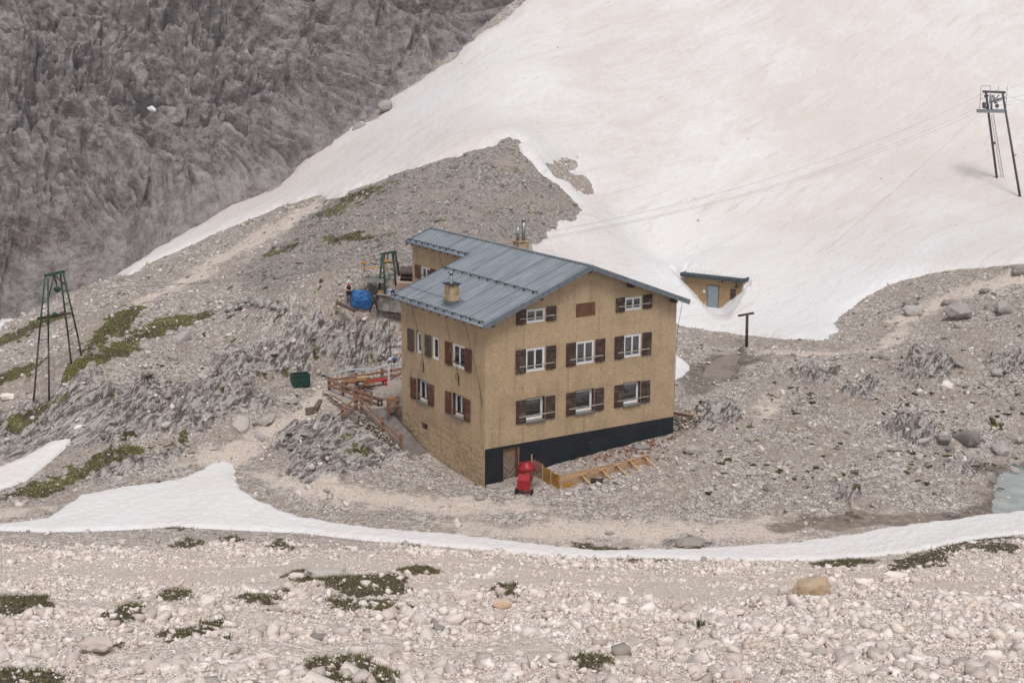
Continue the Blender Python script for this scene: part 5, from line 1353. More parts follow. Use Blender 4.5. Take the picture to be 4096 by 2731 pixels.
# green container
cA, cB = Vector(at_z(1100 + 245 / 3.1357, 1400 + 520 / 3.1357, 2.0)), Vector(at_z(1100 + 452 / 3.1357, 1400 + 490 / 3.1357, 2.05))
ux = (cB - cA); wd = ux.length; ux.normalize(); uy = Vector((-ux.y, ux.x, 0)).normalized()
Mc = Matrix.Translation(cA) @ Matrix((Vector((ux.x, ux.y, 0)).normalized(), uy, Vector((0, 0, 1)))).transposed().to_4x4()
gc = empty('waste_container', mw=Mc, label='dark green open metal container at the end of the grey pipe', cat='container')
M_CONT = simple('container_green', (.012, .048, .036), .5, .3, 4)
b = MB(); hh = .85
b.box((0, 0, .12), (wd, .05, hh)); b.box((0, .85, .12), (wd, .9, hh)); b.box((0, .05, .12), (.05, .85, hh)); b.box((wd - .05, .05, .12), (wd, .85, hh)); b.box((.05, .05, .12), (wd - .05, .85, .18))
b.build('body', M_CONT, gc)
b = MB(); b.box((-.04, -.04, hh), (wd + .04, .06, hh + .06)); b.box((-.04, .84, hh), (wd + .04, .94, hh + .06)); b.box((-.04, .06, hh), (.06, .84, hh + .06)); b.box((wd - .06, .06, hh), (wd + .04, .84, hh + .06))
for x_ in (.25, wd / 2, wd - .3): b.box((x_, -.025, .14), (x_ + .06, -.001, hh - .01))
b.box((.02, -.03, .42), (wd - .02, -.002, .47)); b.build('rim', M_CONT, gc, .006)
for x_ in (.05, wd - .17): b = MB(); b.box((x_, .05, -.1), (x_ + .12, .85, .118)); b.build('skid', M_CONT, gc)
b = MB(); b.box((.06, .06, .55), (wd - .06, .84, .6)); b.build('contents', simple('dark_water', (.03, .03, .028), .3, .3, 3), gc)

# ---------------------------------------------------------------- building work in front of the gable
MX = Vector(h2w(1.07, -2.5, -.01)); fx = Vector(h2w(.75, .66)).normalized()
Mm = Matrix.Translation(MX) @ Matrix((fx, Vector((-fx.y, fx.x, 0)), Vector((0, 0, 1)))).transposed().to_4x4()
mx = empty('cement_mixer', mw=Mm @ Matrix.Diagonal((1.18, 1.18, 1.18, 1)), label='red cement mixer on two small wheels by the cellar door', cat='cement mixer')
M_MIX = simple('mixer_red', (.29, .014, .022), .42, .2, 7); M_MIXD = simple('cement_stained_red', (.22, .10, .10), .85, .5, 7, bump=.01); M_TYRE = simple('black_rubber', (.015, .015, .016), .8, .2, 6)
for s, nm in ((-.39, 'wheel'), (.39, 'wheel')):
    Mw = Matrix.Translation((0, s, .15)) @ Matrix.Rotation(R(90), 4, 'X')
    b = MB(); b.lathe([(.10, -.045), (.15, -.05), (.17, -.02), (.17, .02), (.15, .05), (.10, .045)], 20, Mw); w_ = b.build('wheel', M_TYRE, mx)
    b = MB(); b.lathe([(.02, -.04), (.105, -.035), (.105, .035), (.02, .04)], 16, Mw); b.build('rim', M_MIX, w_)
b = MB(); b.tube([(0, -.37, .15), (0, .37, .15)], .02, 8); b.tube([(0, .3, .16), (.2, .12, .5)], .03, 8); b.tube([(0, -.3, .16), (.2, -.12, .5)], .03, 8); b.tube([(.1, 0, .42), (1.0, 0, .55)], .04, 8)
b.build('chassis', M_MIX, mx)
b = MB(); b.bar((.98, 0, .75), (1.05, 0, .06), .12, .08, (0, 1, 0)); b.tube([(1.05, -.2, .02), (1.05, .2, .02)], .035, 8); b.build('support_leg', M_MIX, mx)
b = MB(); b.prism([(-.24, .30), (.2, .30), (.2, 1.02), (.02, 1.02), (-.24, .78)], .58, Matrix.Translation((0, .29, 0)) @ Matrix.Rotation(R(90), 4, 'X')); b.build('engine_box', M_MIX, mx, .012)
Md = Matrix.Translation((.55, 0, .95)) @ Matrix.Rotation(R(-12), 4, 'X') @ Matrix.Rotation(R(10), 4, 'Y')
b = MB(); b.lathe([(.02, -.52), (.15, -.5), (.36, -.08), (.375, -.02)], 24, Md); dm_ = b.build('lower_drum', M_MIXD, mx)
b = MB(); b.lathe([(.38, .03), (.385, .22), (.36, .27), (.24, .46), (.225, .5), (.215, .46), (.33, .25), (.3, .0)], 24, Md); b.build('drum', M_MIX, mx)
b = MB(); b.lathe([(.39, -.04), (.42, -.03), (.42, .02), (.39, .03)], 36, Md); b.build('ring_gear', M_RUST, mx)
b = MB(); b.tube([Md @ Vector((.05, -.46, -.1)), Md @ Vector((.02, -.44, .3)), Md @ Vector((.0, -.25, .52)), Md @ Vector((.0, .25, .52)), Md @ Vector((.02, .44, .3)), Md @ Vector((.05, .46, -.1))], .032, 8); b.build('yoke', M_MIX, mx)
Mh = Matrix.Translation((.95, -.38, 1.22)) @ Matrix.Rotation(R(72), 4, 'X') @ Matrix.Rotation(R(18), 4, 'Y')
b = MB(); b.tube([Mh @ Vector((.31 * math.cos(a), .31 * math.sin(a), 0)) for a in np.linspace(0, 2 * math.pi, 33)], .017, 6, cap=False)
for a in (0, 2.1, 4.2): b.tube([Mh @ Vector((0, 0, 0)), Mh @ Vector((.31 * math.cos(a), .31 * math.sin(a), 0))], .012, 5)
b.build('hand_wheel', M_MIX, mx)
b = MB(); b.lathe([(.02, -.03), (.24, -.02), (.25, .02), (.02, .03)], 24, Mh @ Matrix.Translation((0, 0, .12))); b.build('drum_guard', M_MIX, mx)

fw = empty("formwork", h2w(3.1, -3.1, 0), YAW, 'wooden concrete formwork fenced off in front of the black house base', 'formwork')
M_YPLY = wood('yellow_shuttering', (.38, .20, .035), .6, 1); M_PLY = wood('weathered_board', (.42, .27, .16), .6, 0); M_GPLY = wood('grey_shuttering', (.27, .215, .13), .65, 1); M_FRESH = wood('fresh_batten', (.50, .31, .16), .75, 0)
b = MB(); b.box((-.02, .02, .02), (.02, .83, .50)); b.box((-.021, .02, .515), (.018, .83, .97)); b.build('yellow_panel', M_YPLY, fw)
b = MB(); b.box((-.02, .85, .02), (.02, 1.6, .52)); b.box((-.018, .85, .535), (.022, 1.6, 1.06)); b.build('yellow_panel', M_YPLY, fw)
b = MB(); b.box((-.03, 1.62, .06), (.01, 2.75, .62)); b.box((-.028, 1.62, .635), (.012, 2.75, 1.2)); b.build('grey_panel', M_GPLY, fw)
for yy, h_, s in ((.75, 1.12, .09), (2.72, 1.55, .09), (1.62, 1.1, .05)): b = MB(); b.box((-.075, yy, -.05), (-.031, yy + s, h_)); b.build('batten', M_FRESH, fw)
b = MB(); b.box((-.1, .25, .86), (-.031, .29, 1.0)); b.box((-.1, 1.66, .9), (-.06, 1.95, .94)); b.build('clamp', M_STEEL, fw)
runs = [(0.0, 1.7, .02, 1.0), (1.72, 3.9, .1, 1.02), (3.92, 5.2, .3, 1.05), (5.22, 6.62, .45, 1.12)]
for i, (x0, x1, zb, zt) in enumerate(runs):
    b = MB(); m_ = (zb + zt) / 2
    b.box((x0 + .03, -.02, zb), (x1, .02, m_ - .008)); b.box((x0 + .03, -.022, m_ + .008), (x1, .018, zt + .02 * (i % 2))); b.build('front_board', M_PLY, fw)
b = MB(); b.box((.3, -.065, -.03), (1.0, -.024, .42)); b.box((.62, -.085, .2), (.8, -.066, .36)); b.build('patch_board', M_YPLY, fw)
for x_, gz_ in ((1.55, .12), (3.0, .2), (4.1, .32), (5.05, .45), (6.15, .55)):
    b = MB(); b.bar((x_, -.05, gz_ + .62), (x_ + .35, -.78, gz_ - .02), .05, .10, (1, 0, 0)); b.build('brace', M_FRESH, fw)
    b = MB(); b.box((x_ + .38, -.85, gz_ - .3), (x_ + .44, -.79, gz_ + .22)); b.build('peg', M_FRESH, fw)
    b = MB(); b.box((x_ - .06, -.05, gz_), (x_ + .04, -.023, gz_ + .8)); b.build('batten', M_PLY, fw)
    b = MB(); b.bar((x_ - .2, -.08, gz_ + .62), (x_ + .25, -.12, gz_ + .72), .12, .04); b.build('cleat', M_FRESH, fw)
bp = Vector(h2w(5.35, -3.55, .34)); dpp = Vector(h2w(.55, -.35)).normalized()
b = MB(); b.tube([bp - dpp * .28 + Vector((0, 0, .03)), bp + dpp * .42], .19, 16); tag(b.build('pipe_stub', simple('burnt_brown', (.045, .028, .022), .8, .4, 5)), 'short dark brown log lying between the formwork braces', 'log')
# timber beam lying near the people, rusty beam by the right corner
b = MB(); b.bar(r8(38, 1295, -.2) + Vector((0, 0, .06)), r8(370, 1450, -1.0) + Vector((0, 0, .06)), .16, .2); tag(b.build('timber_beam', wood('old_beam', (.12, .07, .055), .6, 0)), 'old dark timber beam lying on the ground left of the people', 'beam')
ra, rb_ = Vector(h2w(14.0, .9, 2.35)), Vector(at_dist(2560 + 1120 / 5.227, 1560 + 510 / 5.227, 95.5)); rb_.z = max(rb_.z, 1.75)
b = MB(); b.bar(ra, rb_, .16, .16); tag(b.build('steel_beam', M_RUST), 'rusty beam leaning out from the right corner of the house onto the stone wall', 'beam')
wall_of_stones('stone_wall', [(14.05, .15), (15.4, .35), (17.0, .9)], [2.15, 2.1, 1.75], [1.1, 1.15, 1.25], .45, 'dark jointed rubble wall running off the right corner of the house', 47, .18)

# ---------------------------------------------------------------- rear platform with goods
pf = empty('concrete_platform', r8(1000, 1100, .5), 0, 'low concrete block platform behind the house carrying the small trestle', 'platform')
o_ = Vector(pf.location)
wl, wr = r8(785, 1108, -.3), r8(1275, 1165, -.9); bk = Vector((.1, 1.3, .0))
b = MB(); flat_poly(b, [wl - o_, wr - o_ , wr + bk - o_ + Vector((1.5, 0, .15)), wl + bk - o_ + Vector((.5, 0, .15))], 1.1); b.build('slab', simple('block_concrete', (.24, .215, .19), .95, .5, 1.6, bump=.02), pf)
b = MB(); b.bar(wl - o_ + Vector((0, -.06, .03)), wr - o_ + Vector((0, -.06, .03)), .16, .07); b.build('edge_slab', M_CONC, pf)
dk = empty('planter_box', r8(1290, 900, 1.0), 0, 'weathered plank box with boards and dark shelves against the wing wall', 'box'); o_ = Vector(dk.location)
p0, p1_ = r8(1152, 890, .8) - o_, r8(1470, 905, 1.0) - o_
b = MB()
for k in range(3): b.bar(p0 - Vector((0, 0, .18 + .33 * k)), p1_ - Vector((0, 0, .18 + .33 * k)), .06, .31)
b.build('plank_front', wood('bleached_plank', (.38, .26, .21), .7, 0), dk)
b = MB(); b.bar(p0 + Vector((0, .4, 0)), p1_ + Vector((0, .4, 0)), .85, .05); b.build('top_board', wood('bleached_top', (.40, .32, .27), .75, 0), dk)
b = MB(); q0_, q1_ = r8(1228, 700, 1.8) - o_, r8(1470, 715, 2.0) - o_
for k in range(4): b.bar(q0_ - Vector((0, 0, .3 * k)), q1_ - Vector((0, 0, .3 * k)), .3, .07)
b.bar(q0_ + Vector((0, .16, -.45)), q1_ + Vector((0, .16, -.45)), .03, 1.0); b.build('shelves', M_DARKW, dk)
pal = empty('palisade', r8(1300, 690, 2.6), 0, 'grey palisade of upright weathered boards beside the wing wall', 'fence'); o_ = Vector(pal.location)
for k in range(9):
    x_ = 1130 + k * 37 if k < 2 else 1145 + k * 36; b = MB(); t_ = r8(x_, 525 if k < 2 else 568 + 9 * (k % 3), 2.4) - o_; b.box((t_.x, -.02, t_.z - (2.2 if k < 2 else 1.0)), (t_.x + .14, .02, t_.z)); b.build('board', wood('palisade_board', (.19, .15, .125), .6, 2) if k == 0 else M_PAL, pal)
    if k == 0: M_PAL = bpy.data.materials['palisade_board']
def crate(lo, hi, d0, dep, mat, name, label, cat):
    a, c_ = r8(*lo, d0), r8(*hi, d0); e = empty(name, ((a.x + c_.x) / 2, a.y, min(a.z, c_.z)), 0, label, cat)
    w2, h2 = abs(c_.x - a.x) / 2, abs(a.z - c_.z); return e, w2, h2
e, w2, h2 = crate((810, 1100), (935, 1040), -.1, .4, None, 'cardboard_box', 'brown cardboard box on the platform at the trestle foot', 'box')
M_CARD = simple('cardboard', (.36, .215, .115), .85, .1, 4, bump=.004)
b = MB(); b.box((-w2, 0, .01), (w2, .4, h2)); b.build('body', M_CARD, e, .008); b = MB(); b.box((-w2, .18, h2 + .001), (w2, .22, h2 + .006)); b.build('tape', simple('tape', (.42, .3, .18), .4, .1, 4, bump=None), e)
e, w2, h2 = crate((450, 1030), (565, 1000), .8, .4, None, 'cardboard_box', 'brown cardboard box half hidden behind the blue sheet', 'box')
b = MB(); b.box((-w2, 0, -.3), (w2, .4, h2)); b.build('body', M_CARD, e, .008)
e, w2, h2 = crate((980, 1112), (1065, 1010), -.1, .3, None, 'bottle_pack', 'shrink wrapped pack of clear bottles with pale blue labels', 'bottles')
M_BOT = simple('clear_plastic', (.50, .56, .62), .15, .15, 9, spec=.6, bump=None); M_LABB = simple('pale_blue_label', (.22, .40, .62), .5, .3, 12, bump=None)
for i in range(3):
    for j in range(2):
        for l in range(2):
            c_ = Matrix.Translation((-w2 + w2 * (i + .5) * .667, .08 + .15 * j, .01 + l * h2 * .5)); rr = w2 * .32; H = h2 * .5
            b = MB(); b.lathe([(rr, 0), (rr, H * .7), (rr * .35, H * .9), (rr * .35, H * .98)], 10, c_); bt = b.build('bottle', M_BOT, e)
            b = MB(); b.lathe([(rr * 1.03, H * .25), (rr * 1.03, H * .5)], 10, c_); b.build('bottle_label', M_LABB, bt)
e, w2, h2 = crate((1055, 1120), (1115, 1035), -.2, .3, None, 'blue_box', 'small dark blue box with a white label beside the bottle pack', 'box')
b = MB(); b.box((-w2, 0, .01), (w2, .3, h2)); b.build('body', simple('navy_box', (.012, .02, .11), .5, .2, 6, bump=None), e, .01); b = MB(); b.box((-w2 * .5, -.006, h2 * .2), (w2 * .3, -.001, h2 * .5)); b.build('sticker', M_PVC, e)
e, w2, h2 = crate((958, 1108), (980, 1062), -.1, .1, None, 'amber_bottle', 'single amber bottle between the cardboard box and bottle pack', 'bottle')
b = MB(); b.lathe([(w2, 0), (w2, h2 * .6), (w2 * .4, h2 * .8), (w2 * .4, h2)], 10); b.build('glass_body', simple('amber', (.22, .07, .015), .2, .2, 5, bump=None), e); b = MB(); b.lathe([(w2 * .45, h2), (w2 * .45, h2 * 1.08)], 10); b.build('cap', M_PVC, e)
e, w2, h2 = crate((1180, 1040), (1280, 1012), 0, .3, None, 'blue_jug', 'pale blue jug and cloth lying on the rock above the pipe', 'jug')
jp = Vector(at_dist(1100 + 1500 / 3.1357, 1400 + 150 / 3.1357, 105.5)); e.location = jp
b = MB(); b.lathe([(.12, 0), (.13, .02), (.13, .18), (.05, .24)], 12); b.build('body', simple('jug_blue', (.03, .09, .25), .4, .2, 6, bump=None), e); b = MB(); b.box((-.42, -.1, 0), (-.15, .15, .2)); b.build('cloth', M_PVC, e, .03)

# black hoses on the rock above the terrace
for k, (pts_, lab) in enumerate(((((300 + 680, 245), (1010, 200), (1025, 120), (1080, 60), (1145, 30)), 'black hose looping over the grey rock above the pipe'),
                                 (((1575, 20), (1450, 60), (1360, 90), (1310, 160), (1300, 215), (1330, 225), (1400, 170), (1460, 115)), 'black hose curving from the house wall over the rock'))):
    b = MB(); pv = []
    for x, y in pts_:
        p = on_ground(1100 + x / 3.1357, 1400 + y / 3.1357); pv.append(p + Vector((0, 0, .12)))
    fine_ = []
    for i in range(len(pv) - 1):
        for t_ in np.linspace(0, 1, 6, endpoint=False): fine_.append(pv[i].lerp(pv[i + 1], t_))
    b.tube(fine_ + [pv[-1]], .03, 6); tag(b.build('hose', M_CABLE), lab, 'hose', 'black hoses on the rock')
# ---------------------------------------------------------------- people with the blue sheet
M_SKIN = simple('skin', (.42, .25, .18), .6, .08, 20, bump=None); M_CLB = simple('black_cloth', (.014, .014, .018), .85, .3, 12, bump=.003); M_CLG = simple('charcoal_cloth', (.04, .042, .052), .9, .3, 12, bump=.003)
M_LEG = simple('grey_leggings', (.10, .10, .115), .85, .2, 14, bump=.003); M_CREAM = simple('cream_knit', (.50, .46, .40), .95, .15, 20, bump=.006); M_SCARF = simple('red_scarf', (.48, .02, .03), .85, .2, 16, bump=.004)
M_HOODW = simple('white_hood', (.66, .65, .66), .9, .1, 14, bump=.004); M_HAIR = simple('dark_hair', (.02, .015, .012), .6, .4, 30); M_BOOT = simple('dark_boot', (.016, .014, .013), .6, .3, 10)
def figure(name, J, E, head, fing, mats, zone, parent, turn):
    """J joint -> (x, y, z, r); one skin grown over all bones, then fused with head and fingers"""
    names = list(J); me = bpy.data.meshes.new(name)
    me.from_pydata([J[n][:3] for n in names], [(names.index(a), names.index(b_)) for a, b_ in E], [])
    o = bpy.data.objects.new(name, me); COL.objects.link(o)
    o.modifiers.new('skin', 'SKIN'); s = o.modifiers.new('sub', 'SUBSURF'); s.levels = 1; s.render_levels = 1
    for i, n in enumerate(names):
        r_ = J[n][3]; me.skin_vertices[0].data[i].radius = r_ if isinstance(r_, tuple) else (r_, r_)
        me.skin_vertices[0].data[i].use_root = (n == 'pelvis')
    dg = bpy.context.evaluated_depsgraph_get(); dg.update()
    sk = bpy.data.meshes.new_from_object(o.evaluated_get(dg)); bpy.data.objects.remove(o)
    bm = bmesh.new(); bm.from_mesh(sk); bpy.data.meshes.remove(sk)
    hb = MB(); hc = Vector(head)
    Mh_ = Matrix.Translation(hc) @ Matrix.Rotation(turn, 4, 'Z')
    prof_ = [(.002, -.125), (.045, -.115), (.062, -.08), (.072, -.03), (.078, .02), (.076, .06), (.06, .095), (.03, .115), (.002, .12)]
    hb.lathe(prof_, 16, Mh_ @ Matrix.Diagonal((.95, 1.15, 1, 1)))
    hb.add([Mh_ @ Vector(v) for v in ((-.016, -.08, -.03), (.016, -.08, -.03), (0, -.115, -.028), (0, -.078, .02))], [(0, 2, 1), (0, 3, 2), (1, 2, 3), (0, 1, 3)])
    for sx_ in (-.076, .076): hb.lathe([(.002, -.03), (.018, -.01), (.018, .015), (.002, .03)], 8, Mh_ @ Matrix.Translation((sx_, .01, -.005)))
    for wrist, dirn, up_ in fing:
        w_ = Vector(wrist); d = Vector(dirn).normalized(); sd_ = d.cross(Vector(up_)).normalized()
        for k in range(4):
            p = w_ + d * .05 + sd_ * (.018 * (k - 1.5)); L = (.062, .075, .07, .055)[k]
            hb.tube([p, p + d * L * .5, p + d * L * .85 - Vector(up_) * .022], .0095, 6, r2=.0075)
        p = w_ + d * .02 + sd_ * .03; hb.tube([p, p + d * .03 + sd_ * .03, p + d * .055 + sd_ * .033], .011, 6, r2=.008)
    tmp = new_mesh('tmp', hb.V, hb.F); bm.from_mesh(tmp); bpy.data.meshes.remove(tmp)
    me2 = bpy.data.meshes.new(name); bmesh.ops.recalc_face_normals(bm, faces=bm.faces[:]); bm.to_mesh(me2); bm.free()
    o = bpy.data.objects.new(name, me2); COL.objects.link(o)
    rm = o.modifiers.new('fuse', 'REMESH'); rm.mode = 'VOXEL'; rm.voxel_size = .011
    dg.update(); fin = bpy.data.meshes.new_from_object(o.evaluated_get(bpy.context.evaluated_depsgraph_get())); bpy.data.objects.remove(o); bpy.data.meshes.remove(me2)
    o = link(name, fin, mats, parent)
    for p in fin.polygons: p.material_index = zone(p.center); p.use_smooth = True
    return o
def loft(name, rings, mat, parent, n=18, close=True):
    V = []; Fs = []
    for c_, rx, ry in rings:
        for k in range(n): a = 2 * math.pi * k / n; V.append((c_[0] + rx * math.cos(a), c_[1] + ry * math.sin(a), c_[2] + (c_[3] * math.sin(a) if len(c_) > 3 else 0)))
    for i in range(len(rings) - 1):
        for k in range(n): Fs.append((i * n + k, i * n + (k + 1) % n, (i + 1) * n + (k + 1) % n, (i + 1) * n + k))
    o = link(name, new_mesh(name, V, Fs, True), mat, parent); m = o.modifiers.new('thick', 'SOLIDIFY'); m.thickness = .012; return o
f1 = r8(258, 1306, .05)
f1.z = r8(258, 1306, .05).z
p1 = empty('person', f1, 0, 'person in white hood and red scarf holding the left corner of a blue sheet', 'person')
J = dict(pelvis=(0, .02, .83, (.15, .11)), belly=(0, .02, 1.0, (.135, .1)), chest=(0, .02, 1.2, (.15, .105)), neck=(0, .02, 1.37, .055), jaw=(0, 0, 1.44, .055),
         hipL=(-.09, .02, .78, .085), kneeL=(-.085, 0, .43, .058), ankL=(-.085, .02, .09, .042), toeL=(-.1, -.1, .035, .04), hipR=(.09, .02, .78, .085), kneeR=(.10, -.01, .43, .058), ankR=(.09, .03, .09, .042), toeR=(.12, -.09, .035, .04),
         shL=(-.18, .02, 1.3, .06), elL=(-.23, -.08, 1.06, .047), wrL=(.04, -.2, .99, .034), haL=(.10, -.21, .99, .034), shR=(.18, .02, 1.3, .06), elR=(.25, -.05, 1.07, .047), wrR=(.14, -.22, 1.0, .034), haR=(.12, -.25, 1.01, .034))
ED = [('pelvis', 'belly'), ('belly', 'chest'), ('chest', 'neck'), ('neck', 'jaw'), ('pelvis', 'hipL'), ('hipL', 'kneeL'), ('kneeL', 'ankL'), ('ankL', 'toeL'), ('pelvis', 'hipR'), ('hipR', 'kneeR'), ('kneeR', 'ankR'), ('ankR', 'toeR'),
      ('chest', 'shL'), ('shL', 'elL'), ('elL', 'wrL'), ('wrL', 'haL'), ('chest', 'shR'), ('shR', 'elR'), ('elR', 'wrR'), ('wrR', 'haR')]
def z1(c):
    if c.z < .12: return 2
    if c.z < .8: return 1
    if c.z > 1.37: return 0
    if c.y < -.19 and c.z < 1.08: return 0
    return 3
figure('body', J, ED, (0, -.005, 1.51), (((.10, -.21, .99), (1, -.1, 0), (0, 0, 1)), ((.12, -.25, 1.01), (.8, -.5, -.2), (0, 0, 1))), [M_SKIN, M_LEG, M_BOOT, M_CREAM], z1, p1, .25)
loft('gilet', [((0, .02, .70), .175, .145), ((0, .02, .85), .18, .14), ((0, .02, 1.02), .165, .128), ((0, .02, 1.2), .172, .128), ((0, .02, 1.31), .135, .105), ((0, .02, 1.37), .075, .075)], M_CLB, p1)
loft('scarf', [((0, 0, 1.31, .02), .10, .10), ((0, -.01, 1.36, .02), .105, .105), ((0, 0, 1.41, .02), .085, .085)], M_SCARF, p1)
b = MB(); b.bar((.03, -.12, 1.36), (.05, -.14, 1.16), .07, .02); b.build('scarf_end', M_SCARF, p1)
b = MB(); b.lathe([(.085, -.12), (.1, -.06), (.105, .02), (.095, .08), (.06, .125), (.002, .145)], 18, Matrix.Translation((0, .03, 1.51)) @ Matrix.Diagonal((1, 1.12, 1, 1)))
b.build('hood', M_HOODW, p1)
b = MB(); b.lathe([(.002, -.012), (.06, -.01), (.06, .01), (.002, .012)], 12, Matrix.Translation((0.01, -.095, 1.50)) @ Matrix.Rotation(R(90), 4, 'X') @ Matrix.Diagonal((1, 1.3, 1, 1))); b.build('face', M_SKIN, p1)
f2 = r8(738, 1468, -.45)
p2 = empty('person', f2, 0, 'person all in black with legs apart holding up a blue sheet on the right', 'person')
J = dict(pelvis=(.02, 0, .80, (.145, .11)), belly=(.02, .0, .96, (.125, .1)), chest=(.03, .02, 1.14, (.155, .11)), neck=(.07, .03, 1.3, .055), jaw=(.09, .05, 1.36, .055),
         hipL=(-.07, 0, .75, .09), kneeL=(-.2, -.03, .42, .062), ankL=(-.29, .02, .09, .045), toeL=(-.34, .08, .035, .04), hipR=(.11, 0, .75, .09), kneeR=(.2, -.02, .42, .062), ankR=(.29, .03, .09, .045), toeR=(.32, .12, .035, .04),
         shL=(-.15, .02, 1.26, .065), elL=(-.3, .1, 1.43, .048), wrL=(-.43, .22, 1.6, .034), haL=(-.46, .26, 1.63, .034), shR=(.2, .02, 1.2, .065), elR=(.25, .1, .95, .048), wrR=(.2, .25, .78, .034), haR=(.18, .29, .74, .034))
def z2(c):
    if c.z < .12: return 1
    if c.z < .82 and c.y < .2: return 2
    if c.z > 1.31 and c.x > -.05: return 0
    if (c.x < -.42 and c.z > 1.58) or (c.y > .24): return 0
    return 3
figure('body', J, ED, (.10, .06, 1.42), (((-.46, .26, 1.63), (-.6, .5, .5), (0, 0, 1)), ((.18, .29, .74), (-.2, .6, -.6), (0, 0, 1))), [M_SKIN, M_BOOT, M_CLB, M_CLG], z2, p2, 2.7)
b = MB(); b.lathe([(.05, -.15), (.09, -.09), (.098, .0), (.09, .08), (.06, .125), (.002, .14)], 16, Matrix.Translation((.10, .035, 1.43))); b.tube([(.11, -.04, 1.42), (.13, -.06, 1.32), (.13, -.05, 1.2)], .04, 8, r2=.015); b.build('hair', M_HAIR, p2)
b = MB(); b.tube([(.06, -.08, 1.27), (.08, -.12, 1.16)], .02, 6); b.build('hood_cord', M_HOODW, p2)
# the sheet
t = NT('blue_tarpaulin'); n1 = t.noise(3.5, 5, .6, .5); n2 = t.noise(60, 2)
M_TARP = t.done(t.mix(t.ramp(n1, .35, .7), (.012, .085, .27), (.03, .17, .42)), .45, t.bump(t.mth('ADD', n1, t.mth('MULTIPLY', n2, .1)), .06), 0, .4)
V = []; nu, nv = 46, 46; gA = r8(300, 1200)
for j in range(nv + 1):
    t_ = j / nv
    yl = 1022 + 338 * t_; yr = 1020 + 362 * t_
    xl = 297 + 3 * math.sin(t_ * 3.1) + 7 * max(0, t_ - .85) * 6; xr = np.interp(t_, [0, .15, .3, .5, .75, 1], [606, 640, 664, 684, 688, 672])
    for i in range(nu + 1):
        s = i / nu; x = xl + (xr - xl) * s; y = yl + (yr - yl) * s + 16 * math.sin(math.pi * s) * t_ + 6 * math.sin(math.pi * s) * (1 - t_)
        dpt = .05 - .22 * math.sin(math.pi * s) ** .8 * math.sin(math.pi * min(1, .1 + t_ * .85)) + .03 * float(pn(s * 5, t_ * 5 + s * 3, 61)) + .015 * float(pn(s * 12, t_ * 10, 62)) + .04 * math.sin(9 * s + 5 * t_) * t_ * (1 - s)
        V.append(r8(x, y, dpt))
Fs = [(j * (nu + 1) + i, j * (nu + 1) + i + 1, (j + 1) * (nu + 1) + i + 1, (j + 1) * (nu + 1) + i) for j in range(nv) for i in range(nu)]
ta = link('tarpaulin', new_mesh('tarpaulin', V, Fs, True), M_TARP); m = ta.modifiers.new('thick', 'SOLIDIFY'); m.thickness = .006
tag(ta, 'large blue tarpaulin sheet stretched between two people', 'tarpaulin')

# ---------------------------------------------------------------- boulders
def boulder(u, v, w, hgt, mat, label, seed, cat='boulder', up=0.0, name='boulder', dep=.8, sink=.5, group=None, snow=False):
    p = on_ground(u * D, v * D); px = F_PX / (p.y - CAM[1]); s = w * D / px / 2
    Vv, Ff = hull_stone(seed, 24, 2, 1.0); Vv = Vv * np.array([s, s * dep, s * hgt])
    a = rng.uniform(-.3, .3); ca_, sa_ = math.cos(a), math.sin(a)
    Vv = np.stack([Vv[:, 0] * ca_ - Vv[:, 1] * sa_, Vv[:, 0] * sa_ + Vv[:, 1] * ca_, Vv[:, 2]], 1)
    me = new_mesh(name, Vv, Ff); 
    at_ = me.attributes.new('tint', 'FLOAT', 'POINT'); at_.data.foreach_set('value', np.full(len(Vv), (seed * .37) % 1, np.float32))
    o = link(name, me, mat); o.location = p + Vector((0, 0, s * hgt * (1 - sink) + up)); return tag(o, label, cat, group)
M_TAN = mat_stone('tan_limestone', (.44, .33, .23), (.66, .53, .40), .55)
